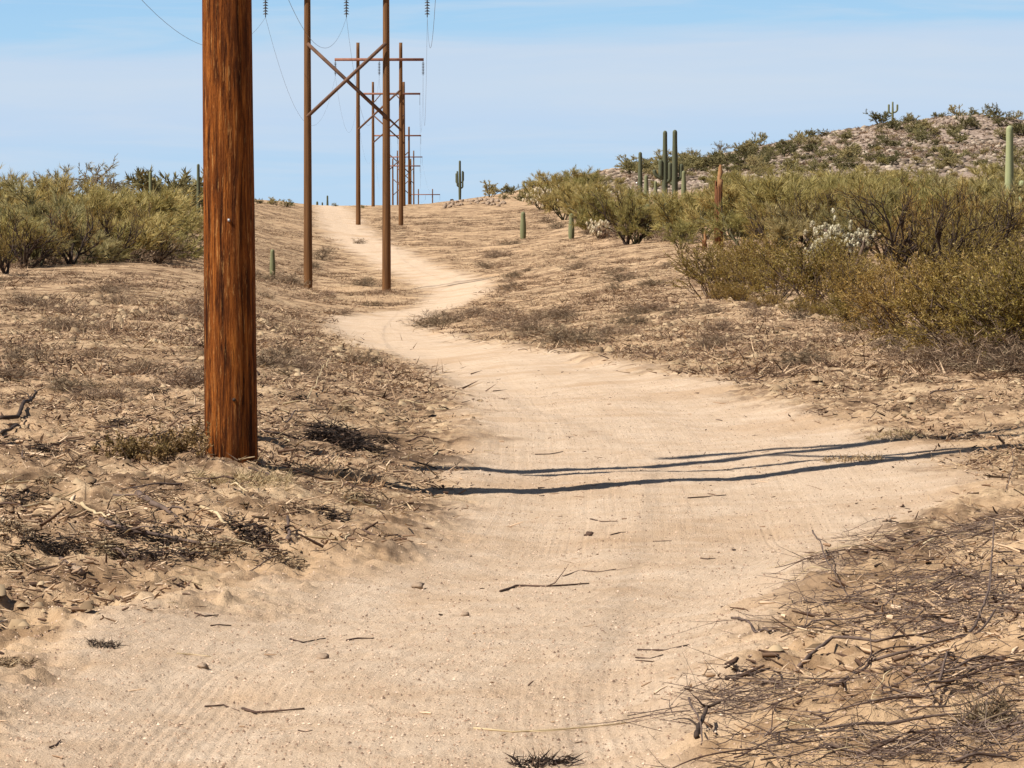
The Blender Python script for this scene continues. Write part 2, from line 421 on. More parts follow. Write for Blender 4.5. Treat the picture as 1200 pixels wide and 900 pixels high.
M['litter'] = island_mat('wood_litter', [(0, (.035, .020, .012)), (.3, (.11, .065, .037)), (.55, (.26, .17, .095)), (.8, (.42, .295, .17)), (1, (.58, .44, .28))], .9)
M['stick'] = plain_mat('dry_dark_stick', (.05, .028, .02), (.125, .075, .052), 14, .9, .6, .01, (1, 1, 1))
M['branch'] = plain_mat('grey_brown_branch', (.055, .036, .028), (.175, .12, .092), 9, .9, .6, .01)
M['branch_fine'] = island_mat('fine_dry_twigs', [(0, (.04, .027, .021)), (.6, (.13, .09, .068)), (1, (.36, .27, .19))], .9)
M['pale_wood'] = plain_mat('bleached_wood', (.36, .26, .14), (.58, .45, .27), 9, .9, .5, .01)
M['rock'] = plain_mat('pale_desert_rock', (.20, .135, .09), (.42, .31, .215), 5, .9, .6, .05)
M['rubble'] = island_mat('hill_rubble', [(0, (.085, .057, .040)), (.4, (.235, .168, .122)), (.8, (.40, .30, .225)), (1, (.55, .435, .33))], .95)
M['grit'] = island_mat('sand_grit', [(0, (.11, .07, .045)), (.4, (.30, .20, .125)), (.8, (.52, .375, .25)), (1, (.62, .47, .33))], .95)
M['clod'] = island_mat('earth_clods', [(0, (.13, .08, .045)), (.5, (.33, .215, .125)), (1, (.52, .37, .225))], .95)
M['weed'] = island_mat('weed_leaves', [(0, (.13, .085, .03)), (.6, (.24, .155, .055)), (1, (.38, .24, .11))], .7, .2)
M['cholla'] = island_mat('cholla_spines', [(0, (.36, .29, .17)), (.6, (.62, .53, .36)), (1, (.80, .71, .51))], .8, .2)
M['cholla_body'] = plain_mat('cholla_joint_skin', (.40, .37, .24), (.62, .57, .42), 12)

def saguaro_mat(name, c0, c1, c2):
    m, nt, b = mat(name)
    g = nt.nodes.new('ShaderNodeTexCoord')
    n = noise(nt, mapping(nt, g.outputs['Object'], (3, 3, .8)), 2, 4)
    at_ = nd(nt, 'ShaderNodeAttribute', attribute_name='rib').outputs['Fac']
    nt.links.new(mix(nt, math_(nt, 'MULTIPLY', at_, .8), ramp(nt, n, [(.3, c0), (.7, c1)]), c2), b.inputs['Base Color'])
    b.inputs['Roughness'].default_value = .7
    return m
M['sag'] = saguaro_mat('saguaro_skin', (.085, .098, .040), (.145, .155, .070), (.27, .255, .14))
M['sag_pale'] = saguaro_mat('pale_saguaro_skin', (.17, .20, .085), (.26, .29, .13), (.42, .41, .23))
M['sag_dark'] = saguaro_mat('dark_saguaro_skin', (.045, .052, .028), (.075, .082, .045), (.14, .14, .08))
M['deadsag'] = plain_mat('dead_cactus_ribs', (.06, .022, .010), (.22, .085, .032), 5, .9, .6, .03, (4, 4, .6))
M['deadtop'] = plain_mat('pale_dead_cactus_flesh', (.22, .10, .04), (.40, .22, .10), 5, .9)

# ------------------------------------------------------------------ ground and road, one grid split along the road edge
def make_ground():
    ks = np.concatenate([np.linspace(-80, 5, 12), np.array([6, 7, 8.0]), 8.6 * np.exp(np.linspace(0, math.log(620 / 8.6), 1250)), np.geomspace(660, 9000, 30)])
    us = np.concatenate([-np.geomspace(3.2, .20, 18), np.linspace(-.18, .18, 620), np.geomspace(.20, 3.2, 18)])
    Yg, Ug = np.meshgrid(ks, us, indexing='ij')
    Xg = Ug * np.maximum(Yg, 6.0)
    X = Xg.ravel(); Y = Yg.ravel()
    Z = H(X, Y)
    mk = road_mask(X, Y); s, w = road_in(X, Y)
    px = 600 + X / np.maximum(Y, 6) * FPX
    hl = smooth(325, 355, Y + 30 * fbm(X * .05, Y * .05, 88, 2)) * smooth(655, 760, px + 60 * fbm(X * .06, Y * .06, 89, 2)) * (Y < 900)
    nr, nc = Yg.shape
    idx = np.arange(nr * nc, dtype=np.int32).reshape(nr, nc)
    q = np.stack([idx[:-1, :-1], idx[:-1, 1:], idx[1:, 1:], idx[1:, :-1]], -1).reshape(-1, 4)
    isr = (mk[q].mean(1) > .5) & (Y[q].mean(1) < 520) & (Y[q].mean(1) > -80)
    V = np.stack([X, Y, Z], -1)
    for name, sel in (('ground', ~isr), ('dirt_road', isr)):
        qq = q[sel]
        used, inv = np.unique(qq, return_inverse=True)
        o = mesh_obj(name, V[used], inv.astype(np.int32).ravel(), np.full(len(qq), 4, dtype=np.int32), M['ground'])
        for an, arr in (('road', mk), ('across', w), ('along', Y), ('hill', hl), ('sandy', (1 - smooth(16, 25, Y + 3 * fbm(X, Y, 97, 2))) * np.where(X < .2, .5, .85))):
            a = o.data.attributes.new(an, 'FLOAT', 'POINT'); a.data.foreach_set('value', arr[used].astype(np.float32))
        tag(o, kind='structure')
make_ground()

# ------------------------------------------------------------------ power line
def lean_pole(mb, base, top, r0, r1, sides=28, seed=0, gnarl=.012):
    n = 26; pts = []; rad = []
    for i in range(n + 1):
        t = i / n
        pts.append(Vector(base).lerp(Vector(top), t)); rad.append(r0 + (r1 - r0) * t)
    b = len(mb.v); mb.tube(pts, rad, sides)
    if gnarl:
        rng = random.Random(seed)
        for i in range(n + 1):
            for k in range(sides):
                v = mb.v[b + i * sides + k]; c = pts[i]
                q = 1 + gnarl * math.sin(5 * k * 2 * math.pi / sides + seed) + gnarl * rng.uniform(-.5, .5)
                mb.v[b + i * sides + k] = c + (v - c) * q

def insulator(root, x, y, z0, length, discs, mt):
    mb = MB(); mb.tube([(x, y, z0), (x, y, z0 - length)], [.022, .022], 6)
    rod = mb.build('insulator_string', mt, root)
    if discs:
        n = 8
        for i in range(n):
            z = z0 - .18 - (length - .34) * i / (n - 1)
            d = MB(); d.tube([(x, y, z + .055), (x, y, z + .03), (x, y, z - .012), (x, y, z - .02)], [.035, .06, .135, .11], 14)
            d.build('disc', mt, rod)
    return rod

ARM = {}
def hframe(lx, rx, d, arm_z, label, det, mats, bury=.4, lean=0.0, knee=False):
    """two wooden poles joined by a crossarm and an X brace; lx, rx world x of the poles"""
    cx = (lx + rx) / 2; cz = min(Hs(lx, d), Hs(rx, d))
    root = empty('h_frame_power_structure', (cx, d, cz), label, 'power pole', 'H frame structures of the power line')
    def loc(x, z): return (x - cx, 0, z - cz)
    top = arm_z + 1.45
    pm = mats
    for i, x in enumerate((lx, rx)):
        mb = MB(); g = Hs(x, d)
        b = Vector(loc(x, g - bury)); t = Vector(loc(x + lean * (-1), top))
        lean_pole(mb, b, t, .208, .14, 40 if det > 1 else 20, i + int(d), .010)
        po = mb.build('pole', pm, root)
        if det > 2 and i == 1:
            q = MB(); q.box((x + .0 - cx, -.206, rowz(258, d) - cz), .016, .012, .02); q.build('marker_tag', M['steel'], po)
            q = MB(); q.tube([(x + .035 - cx, -.15, rowz(467, d) - cz), (x + .035 - cx, -.212, rowz(467, d) - cz)], [.018, .013], 9); q.build('knot', M['dark_wood'], po)
    half = 1.04 * (rx - lx)
    sg = -1
    mb = MB(); mb.box((0, sg * .30, arm_z - cz), half * 2, .16, .24); mb.build('crossarm', M['beam'], root)
    z1 = arm_z - 2.56 - cz; z0 = arm_z - 5.96 - cz; sx = (rx - lx) / 2
    for a, b, yy in ((-1, 1, -.20), (1, -1, -.34)):
        m = MB(); p = Vector((a * sx, yy, z1)); q = Vector((b * sx, yy, z0))
        m.tube([p, q], [.085, .085], 4); m.build('brace', M['brace'], root)
    if knee:
        for a in (-1, 1):
            m = MB(); m.tube([(a * sx, -.45, arm_z - cz - 1.2), (a * sx * .45, -.45, arm_z - cz)], [.06, .06], 4); m.build('knee_brace', M['brace'], root)
    for k in (-1, 0, 1):
        insulator(root, k * half * .985, -.30, arm_z - cz - .12, 1.25, det > 0, M['insul'])
    ARM[d] = [(cx + k * half * .985, d - .3, arm_z - .12 - 1.25) for k in (-1, 0, 1)]
    return root
def wx(px, d): return (px - 600) / FPX * d
base1 = Hs(-2.18, 27.6)
hframe(-2.183 - 3.66, -2.183, 27.6, base1 + 14.06, 'nearest H frame structure, its thick red brown pole standing close at left of the road', 3, M['pole'], lean=.10)
hframe(wx(361, 165), wx(453, 165), 165.0, rowz(-14, 165), 'second nearest H frame, two slim brown poles with a bold X brace between them', 2, M['pole_far'])
hframe(wx(420, 303), wx(470, 303), 303.0, rowz(70, 303), 'H frame with a reddish crossarm seen through the X brace, third in line', 1, M['pole_far'])
hframe(wx(437.5, 432), wx(473.5, 432), 432.0, rowz(110, 432), 'H frame on the crest of the rise, fourth in line, knee braces under its arm', 0, M['pole_far'], knee=True)
hframe(wx(453, 575), wx(479.5, 575), 575.0, rowz(159, 575), 'H frame just beyond the crest, fifth in line, lower part hidden by the rise', 0, M['pole_far'])
hframe(wx(460.5, 717), wx(481.5, 717), 717.0, rowz(194.5, 717), 'sixth H frame in line, whose crossarm is lower than that of the one behind it', 0, M['pole_far'])
hframe(wx(466, 805), wx(485, 805), 805.0, rowz(184, 805), 'thin distant H frame, seventh in line, rising above the sixth', 0, M['pole_far'])
hframe(wx(490.5, 927), wx(507, 927), 927.0, rowz(228, 927), 'farthest and smallest H frame, stubby against the sky beside the sandy crest', 0, M['pole_far'])
names = ['leftmost thin power line wire along the H frames', 'middle thin power line wire along the H frames', 'rightmost thin power line wire along the H frames']
ds = sorted(ARM)
for k in range(3):
    pts = []
    nodes = [ARM[d][k] for d in ds]
    p0 = Vector(nodes[0]); nodes = [(p0.x + 3.6, -110.0, p0.z + .5)] + nodes
    for a, b in zip(nodes, nodes[1:]):
        a = Vector(a); b = Vector(b); L = (b - a).length; sag = 4.6 * (L / 138) ** 2
        n = 40
        for i in range(n + (b == Vector(nodes[-1]))):
            t = i / n; p = a.lerp(b, t); p.z -= 4 * sag * t * (1 - t); pts.append(p)
    mb = MB(); mb.tube(pts, [.006] * len(pts), 5)
    o = mb.build('power_line_wire', M['wire']); tag(o, names[k], 'wire', 'wires of the power line')

# ------------------------------------------------------------------ plants
def grow(rng, mb, p, d, L, r, lev, maxl, tips, nch, spread, up, wob=.25, ratio=.62, sides=(6, 5, 4, 3, 3)):
    n = 4; pts = [Vector(p)]; d = Vector(d).normalized(); dirs = [d]
    for i in range(n):
        d = (d + Vector((rng.gauss(0, wob), rng.gauss(0, wob), rng.gauss(0, wob) + up)) * .5).normalized()
        pts.append(pts[-1] + d * (L / n)); dirs.append(d)
    mb.tube(pts, [r * (1 - .55 * i / n) for i in range(n + 1)], sides[min(lev, 4)], cap=False)
    if lev >= maxl:
        tips.append((pts, dirs)); return
    for c in range(nch[lev]):
        t = rng.uniform(.3, 1) if c else 1
        i = min(int(t * n), n - 1); q = pts[i].lerp(pts[i + 1], t * n - i)
        a = Vector((rng.gauss(0, 1), rng.gauss(0, 1), rng.gauss(0, .7)))
        grow(rng, mb, q, dirs[i] + a * spread, L * ratio * rng.uniform(.75, 1.2), r * .55, lev + 1, maxl, tips, nch, spread, up, wob, ratio, sides)
def leaves(mb, tips, rs, per, Lr, Wr, jit, up, quad=False):
    P = []; D = []
    for pts, dirs in tips:
        for _ in range(per):
            t = rs.uniform(0, len(pts) - 1.01); i = int(t)
            p = pts[i].lerp(pts[i + 1], t - i); dd = dirs[i]
            P.append((p.x, p.y, p.z)); D.append((dd.x, dd.y, dd.z))
    P = np.array(P); D = np.array(D) + rs.normal(size=(len(P), 3)) * jit; D[:, 2] += up
    mb.blades(P, D, rs.uniform(*Lr, len(P)), rs.uniform(*Wr, len(P)), rs, quad)

HIDE = Vector((0, -60, 0))
PROTO = {}
USED = {}
def proto(key, name, cat, wood, leaf, wm, lm, h, names_=('trunk', 'crown')):
    r = empty(name, HIDE, name, cat)
    kids = []
    if wood: kids.append(wood.build(names_[0], wm, r))
    if leaf: kids.append(leaf.build(names_[1], lm, r, smooth_=False))
    zm = max(max((v.co.z for v in k.data.vertices)) for k in kids)
    PROTO[key] = (r, kids, zm); USED[key] = False
def put(key, loc, h, label, group=None, rz=None, wide=1.0, cat=None):
    r, kids, zm = PROTO[key]
    s = h / zm; sc = (s * wide, s * wide, s)
    loc = Vector(loc) - Vector((0, 0, .04))
    rz = rng0.uniform(0, 6.28) if rz is None else rz
    if not USED[key]:
        USED[key] = True; o = r; o.location = loc; o.rotation_euler = (0, 0, rz); o.scale = sc; tag(o, label, None, group)
    else:
        o = dup(r, kids, loc, rz, sc, label, group)
    return o
rng0 = random.Random(7)
for v in range(5):                                     # palo verde: many green sprays on a short trunk
    rng = random.Random(100 + v); rs = np.random.RandomState(100 + v)
    w = MB(); l = MB(); tips = []
    for k in range(6):
        a = k * 1.05 + rng.uniform(-.4, .4); t = rng.uniform(.3, .85)
        grow(rng, w, (rng.uniform(-.1, .1), rng.uniform(-.1, .1), -.1), (math.cos(a) * t, math.sin(a) * t, 1), rng.uniform(1.1, 1.5), .055, 0, 3, tips, (4, 4, 4), .55, .10)
    leaves(l, tips, rs, 19, (.16, .42), (.008, .015), .38, .25)
    proto('pv%d' % v, 'palo_verde', 'tree', w, l, M['pv_wood'], M['pv_leaf'] if v % 2 == 0 else M['pv_leaf2'], 3)
for v in range(3):                                     # grey, looser tree
    rng = random.Random(140 + v); rs = np.random.RandomState(140 + v)
    w = MB(); l = MB(); tips = []
    for k in range(4):
        a = k * 1.6 + rng.uniform(-.4, .4); t = rng.uniform(.2, .6)
        grow(rng, w, (0, 0, -.1), (math.cos(a) * t, math.sin(a) * t, 1), rng.uniform(1.2, 1.6), .07, 0, 3, tips, (4, 4, 3), .7, .06, .35)
    leaves(l, tips, rs, 13, (.08, .2), (.012, .022), .7, .1)
    proto('grey%d' % v, 'ironwood_tree', 'tree', w, l, M['cr_wood'], M['grey_leaf'], 3)
for v in range(4):                                     # creosote bush
    rng = random.Random(200 + v); rs = np.random.RandomState(200 + v)
    w = MB(); l = MB(); tips = []
    for k in range(15):
        a = rng.uniform(0, 6.28); t = rng.uniform(.1, .95)
        grow(rng, w, (rng.uniform(-.1, .1), rng.uniform(-.1, .1), -.05), (math.cos(a) * t, math.sin(a) * t, 1), rng.uniform(.6, .85), .014, 0, 2, tips, (5, 5), .42, .08, .3, .6, (4, 3, 3, 3))
    leaves(l, tips, rs, 17, (.022, .05), (.006, .012), .7, .15, True)
    leaves(l, tips, rs, 4, (.08, .18), (.003, .005), .35, .15)
    proto('cr%d' % v, 'creosote_bush', 'shrub', w, l, M['cr_wood'], M['cr_leaf'], 1.4, ('stems', 'foliage'))
for v in range(3):                                     # nearly bare mesquite: dark limbs with thin twigs
    rng = random.Random(240 + v); rs = np.random.RandomState(240 + v)
    w = MB(); l = MB(); tips = []
    for k in range(4):
        a = k * 1.57 + rng.uniform(-.5, .5); t = rng.uniform(.35, 1.0)
        grow(rng, w, (0, 0, -.1), (math.cos(a) * t, math.sin(a) * t, 1), rng.uniform(.9, 1.2), .085, 0, 3, tips, (4, 4, 4), .45, .10, .3, .72, (6, 5, 4, 3))
    leaves(l, tips, rs, 9, (.08, .3), (.005, .010), .45, .15)
    proto('bare%d' % v, 'bare_mesquite', 'tree', w, l, M['dark_wood'], M['cr_leaf'], 2.5)
for v in range(3):                                     # low grey dead brush
    rng = random.Random(260 + v); rs = np.random.RandomState(260 + v)
    w = MB(); l = MB(); tips = []
    for k in range(16):
        a = rng.uniform(0, 6.28); t = rng.uniform(.3, 1.8)
        grow(rng, w, (rng.uniform(-.1, .1), rng.uniform(-.1, .1), -.03), (math.cos(a) * t, math.sin(a) * t, 1), rng.uniform(.3, .5), .008, 0, 2, tips, (4, 3), .6, .02, .45, .6, (3, 3, 3))
    leaves(l, tips, rs, 7, (.06, .22), (.003, .006), .6, .05)
    proto('dead%d' % v, 'dry_brush', 'shrub', w, l, M['cr_wood'], M['grey_twig'], .6, ('stems', 'foliage'))
for v in range(4):                                     # compact hillside shrub
    rng = random.Random(300 + v); rs = np.random.RandomState(300 + v)
    w = MB(); l = MB(); tips = []
    for k in range(7):
        a = rng.uniform(0, 6.28); t = rng.uniform(.2, 1.1)
        grow(rng, w, (0, 0, -.1), (math.cos(a) * t, math.sin(a) * t, 1), rng.uniform(.7, 1.1), .04, 0, 2, tips, (4, 4), .7, .08, .3, .6, (4, 3, 3))
    leaves(l, tips, rs, 22, (.10, .24), (.014, .03), .7, .15)
    proto('hs%d' % v, 'hillside_shrub', 'shrub', w, l, M['pv_wood'], M['hill_leaf'] if v % 2 else M['pv_leaf2'], 1.8, ('stems', 'foliage'))

def top_h(d, px, row):                                  # height a plant needs to reach a given row
    return rowz(row, d) - at(px, d).z
# left thicket
LG = 'green trees of the left thicket'
left = [
 (18, 122, 226, 'pv1', 'yellow green palo verde at the left end of the left thicket'),
 (66, 128, 206, 'pv3', 'tallest bushy palo verde in front of the grey tree, left thicket'),
 (118, 133, 214, 'pv0', 'dense palo verde in the middle of the left thicket, its crown to the ground'),
 (158, 140, 216, 'pv2', 'palo verde with upright sprays right of the middle of the left thicket'),
 (188, 145, 236, 'pv4', 'lowest palo verde at the right end of the left thicket, above grey brush'),
 (-25, 150, 205, 'pv2', 'palo verde cut by the left picture edge behind the bare black bush'),
 (40, 162, 198, 'pv4', 'palo verde behind the front row of the left thicket, below the skyline'),
 (92, 190, 187, 'grey1', 'greyish loose tree sticking out above the left thicket'),
 (112, 196, 196, 'grey0', 'second greyish tree with sky showing through, left thicket'),
 (150, 185, 207, 'pv1', 'palo verde behind the thicket left of the small saguaro'),
 (203, 218, 189, 'hs1', 'rounded dark green tree on the rise left of the near pole'),
 (226, 222, 203, 'pv0', 'palo verde whose right half is hidden by the near pole'),
 (5, 185, 200, 'pv3', 'palo verde on the skyline at the left picture edge'),
 (62, 205, 196, 'pv0', 'back palo verde on the skyline left of the grey tree'),
]
for px, d, row, k, lab in left:
    put(k, at(px, d), top_h(d, px, row) * 1.12, lab, None, wide=1.2)
for i, (px, d, row) in enumerate([(-5, 116, 236), (40, 118, 232), (88, 121, 238), (112, 125, 244), (140, 129, 240), (172, 134, 246), (200, 139, 252), (60, 140, 216), (138, 150, 212), (180, 158, 212), (100, 146, 208), (-10, 134, 215)]):
    put('pv%d' % (i * 3 % 5), at(px, d) - Vector((0, 0, .25)), top_h(d, px, row) + .25, 'leafy palo verde bush filling the left thicket down to its foot', 'palo verde bushes filling the left thicket', wide=1.45)
for i, (px, d, h) in enumerate([(100, 124, .75), (125, 126, .9), (150, 130, .85), (172, 132, 1.0), (192, 136, 1.1), (205, 139, .8), (60, 119, .6), (30, 114, .5)]):
    put('dead%d' % (i % 3), at(px, d), h, 'low purplish grey brush along the foot of the left thicket', 'grey brush below the left thicket', wide=1.5)
put('bare0', at(8, 104), 2.0, 'bare black branched bush at the left picture edge before the thicket', None, wide=.8)
for px, d, row, k in [(318, 330, 229, 'hs0'), (335, 338, 232, 'hs2'), (305, 320, 231, 'hs3'), (343, 350, 236, 'hs1'), (392, 420, 240, 'hs2'), (425, 400, 240, 'hs0')]:
    put(k, at(px, d), max(.5, top_h(d, px, row)), 'small shrub on the sandy crest beside the power poles', 'shrubs on the crest', wide=1.3)
for i, (px, d, h) in enumerate([(316, 148, .5), (335, 152, .6), (348, 158, .5), (300, 146, .45), (375, 205, .8), (385, 215, .7), (368, 190, .6), (420, 240, .5)]):
    put('dead%d' % (i % 3), at(px, d), h, 'small tan tuft of brush on the bank left of the slim poles', 'brush tufts left of the slim poles', wide=1.4)

# right: front creosote row
cr = [(832, 88, 1.35, 'leftmost olive creosote bush of the right front row, next to open sand'),
 (868, 84, 1.3, 'creosote bush second from the left in the right front row, below the dead saguaro'),
 (912, 79, 1.5, 'bright ochre creosote bush in front of the dead saguaro stump'),
 (950, 74, 1.5, 'bright creosote bush left of the white cholla'),
 (992, 71, 1.35, 'brownish creosote bush right below the white cholla'),
 (1035, 60, 1.4, 'sparse brownish creosote bush before the dark mesquite limbs'),
 (1078, 53, 1.5, 'wide creosote bush below the dark mesquite limbs'),
 (1122, 47.5, 1.6, 'creosote bush behind the tangle of dry grey stems'),
 (1164, 45.5, 1.6, 'ochre creosote bush close to the right picture edge, rooted in grey stems'),
 (1205, 44.5, 1.7, 'creosote bush cut by the right picture edge'),
 (1250, 44.5, 1.7, 'creosote bush beyond the right picture edge'),
 (1105, 66, 1.9, 'taller creosote bush behind the front row, right of the dark limbs'),
 (1160, 62, 1.9, 'tall creosote bush behind the front row near the green saguaro'),
 (1010, 84, 1.5, 'creosote bush behind the white cholla'),
 (1200, 60, 2.0, 'tall creosote bush behind the front row at the right picture edge'),
 (890, 92, 1.2, 'small creosote bush behind the front row left of the bright ones')]
for i, (px, d, h, lab) in enumerate(cr):
    row = np.interp(px, [830, 900, 950, 1000, 1060, 1120, 1200, 1250], [280, 274, 273, 284, 290, 288, 278, 274]) - (8 if 'behind' in lab and px > 1050 and 'tangle' not in lab else 0) + 9 * (i % 3 - 1)
    put('cr%d' % (i % 4), at(px, d), max(.9, top_h(d, px, row)), lab, None, wide=1.3)
for i, (px, d, row, lab) in enumerate([(1082, 76, 214, 'leafless mesquite with dark forked limbs right of the white cholla'), (1122, 80, 212, 'thin twigged mesquite left of the green saguaro'),
    (1160, 82, 226, 'bare twiggy mesquite in front of the green saguaro'), (1040, 98, 212, 'bare mesquite behind the white cholla'), (1105, 104, 206, 'bare brown mesquite far behind the dark limbs')]):
    put('bare%d' % (i % 3), at(px, d), top_h(d, px, row) * 1.05, lab, None, wide=1.0)
for i in range(13):
    px = 842 + i * 30; d = float(np.interp(px, [830, 900, 985, 1045, 1090, 1130, 1216], [86.5, 77.5, 67, 57.5, 50.5, 46.2, 43.4])) * rng0.uniform(.985, 1.02)
    put('cr%d' % (i * 3 % 4), at(px + rng0.uniform(-6, 6), d) - Vector((0, 0, .12)), rng0.uniform(.5, .85), 'low creosote growth filling the foot of the right front row', 'low creosote bushes at the foot of the front row', wide=1.5)
gb = [(880, 76, .35), (935, 69, .35), (985, 61, .4), (1045, 53, .45), (1070, 50, .55), (1092, 48, .6), (1112, 46.5, .65), (1135, 45, .7), (1156, 44.4, .75), (1178, 44, .75), (1198, 43.6, .75), (1216, 43.4, .75), (1100, 47, .5), (1165, 43.6, .55), (1145, 46, .9), (1185, 45.5, .9)]
for i, (px, d, h) in enumerate(gb):
    put('dead%d' % (i % 3), at(px, d), h * .8, 'tangle of grey dry stems along the foot of the creosote row', 'grey dry brush below the creosote row', wide=1.5)
put('dead1', at(893, 71), .38, 'pale straw coloured tuft before the bright ochre creosote', None, wide=1.2)

# right: thicket of palo verde
rg = random.Random(11)
def skyrow(px): return np.interp(px, [540, 580, 620, 660, 700, 740, 762, 805, 850, 900, 1000, 1100, 1200, 1300], [232, 212, 205, 194, 196, 206, 224, 222, 200, 198, 195, 192, 190, 190])
n_pv = 0
for i, (px, d, row) in enumerate([(735, 186, 212), (905, 138, 226), (955, 130, 206), (1010, 128, 210), (1060, 126, 200), (1140, 122, 202), (1222, 140, 198), (920, 180, 193), (1075, 175, 189)]):
    put('bare%d' % (i % 3), at(px, d), top_h(d, px, row), 'brown leafless mesquite among the palo verdes of the right thicket', 'leafless mesquites in the right thicket', wide=.9)
for i, (px, d, row) in enumerate([(30, 114, 232), (82, 119, 226), (128, 123, 232), (186, 132, 228), (55, 150, 200)]):
    put('bare%d' % (i % 3), at(px, d), top_h(d, px, row), 'brown leafless mesquite among the green trees of the left thicket', 'leafless mesquites in the left thicket', wide=.9)
for d, p0, step in ((128, 930, 70), (146, 872, 52), (163, 800, 48), (184, 745, 46), (210, 705, 42), (240, 690, 42), (280, 660, 44), (325, 630, 38), (365, 700, 40), (400, 720, 44)):
    px = p0
    while px < 1330:
        pp = px + rg.uniform(-12, 12); dd = d * rg.uniform(.97, 1.03)
        row = float(skyrow(pp)) + rg.uniform(-3, 18) + max(0, (165 - dd)) * .2
        if px - p0 < step * .9: row += 12
        h = max(1.2, min(top_h(dd, pp, row) * 1.10, 4.6))
        put('pv%d' % rg.randrange(5), at(pp, dd), h, 'yellow green palo verde in the dense right thicket below the rocky hill', 'palo verdes of the right thicket', wide=1.1)
        px += step * rg.uniform(.85, 1.15); n_pv += 1
for px, d, row, k, lab in [(574, 430, 209, 'hs0', 'round olive shrub beside the stony patch near the lone candelabra saguaro'), (600, 425, 214, 'hs1', 'second round shrub right of the lone candelabra saguaro'),
    (622, 405, 205, 'pv0', 'palo verde at the left end of the right slope'), (648, 390, 196, 'pv2', 'palo verde on the skyline where the right slope begins'), (675, 400, 191, 'pv4', 'highest palo verde of the left part of the right slope'),
    (610, 380, 222, 'hs3', 'low shrub left of the small white chollas'), (640, 370, 217, 'hs2', 'dark shrub behind the small white chollas'), (700, 390, 195, 'pv1', 'palo verde on the right slope left of the saguaro pair'), (590, 400, 224, 'hs2', 'low green shrub between stony patch and right slope')]:
    put(k, at(px, d), max(.8, top_h(d, px, row)), lab, None, wide=1.2)
for i, (px, row, h) in enumerate([(640, 262, .9), (655, 268, .8), (690, 275, 1.0), (715, 278, 1.1), (735, 279, 1.2), (760, 281, 1.2), (785, 283, 1.0), (675, 258, 1.0), (700, 262, 1.3), (810, 286, .9), (726, 268, 1.6), (765, 272, 1.7), (800, 276, 1.6)]):
    p = hit(px, row)
    if h > 1.25: put('pv%d' % (i % 5), p, h, 'low palo verde at the left front edge of the right thicket', 'low palo verdes at the front of the right thicket', wide=1.5)
    else: put('dead%d' % (i % 3), p, h, 'purplish grey brush at the left front edge of the right thicket', 'grey brush at the front of the right thicket', wide=1.4)
for i, (px, row, h) in enumerate([(500, 384, .45), (522, 379, .5), (545, 373, .45), (560, 368, .4), (622, 386, .35), (700, 402, .35), (940, 428, .35)]):
    put('dead%d' % (i % 3), hit(px, row), h, 'dark low brush heaped along the right side of the road bend', 'brush heaped by the road bend', wide=2.2)
rg = random.Random(29)
for i in range(110):
    px, row = (rg.uniform(-20, 440), rg.uniform(318, 470)) if i % 5 < 2 else (rg.uniform(480, 860), rg.uniform(286, 420))
    p = hit(px, row)
    if float(verge(np.array([p.x]), np.array([p.y]))[0]) < .6 or p.y < 34: continue
    put('dead%d' % (i % 3), p, rg.uniform(.16, .34) * (1 + p.y / 300), 'low flattened dead brush lying on the cleared strip beside the road', 'flattened dead brush on the cleared strip', wide=rg.uniform(1.6, 2.6))
# hillside shrubs
rg = random.Random(19)
for px, d, row, k, lab in [(1029, 500, 126, 'hs1', 'dark rounded shrub left of the small saguaro on the hill skyline'), (1064, 505, 130, 'hs0', 'small shrub right of the small saguaro on the hill skyline'),
    (1120, 505, 121, 'hs2', 'broad shrub on the hill top left of the summit'), (1165, 505, 119, 'hs3', 'loose shrub on the hill summit at right'), (1100, 500, 128, 'hs1', 'little shrub on the hill skyline left of the broad one'),
    (888, 495, 153, 'hs2', 'broad shrub on the lower hill skyline'), (842, 490, 163, 'grey2', 'thin forked shrub on the left skyline of the hill'), (935, 495, 151, 'hs0', 'dark shrub halfway up the hill skyline'),
    (870, 490, 165, 'hs3', 'small shrub left of the broad one on the lower hill skyline'), (812, 480, 172, 'grey0', 'grey loose shrub on the hill foot right of the saguaro pair'), (760, 470, 182, 'hs1', 'dark shrub on the hill foot left of the saguaro pair'), (1190, 500, 128, 'hs2', 'shrub on the hill skyline at the right picture edge'),
    (800, 475, 176, 'hs3', 'small dark shrub just right of the saguaro pair on the hill foot'), (1140, 505, 124, 'hs0', 'small shrub near the hill summit')]:
    put(k, at(px, d), max(.9, top_h(d, px, row)), lab, None, wide=1.15)
for i in range(250):
    px = rg.uniform(735, 1290); q = (px - 1150) / 420; top = np.interp(px, [735, 850, 950, 1050, 1150, 1290], [190, 180, 156, 137, 127, 142])
    d = hit(px, rg.uniform(top + 2, 208)).y
    if d > 515 or d < 360: continue
    put('hs%d' % rg.randrange(4), at(px, d), rg.choice([.5, .6, .7, .8, .9, 1.0, 1.2, 1.6, 2.1]), 'olive shrub dotted over the rocky hillside', 'shrubs on the rocky hillside', wide=1.35)

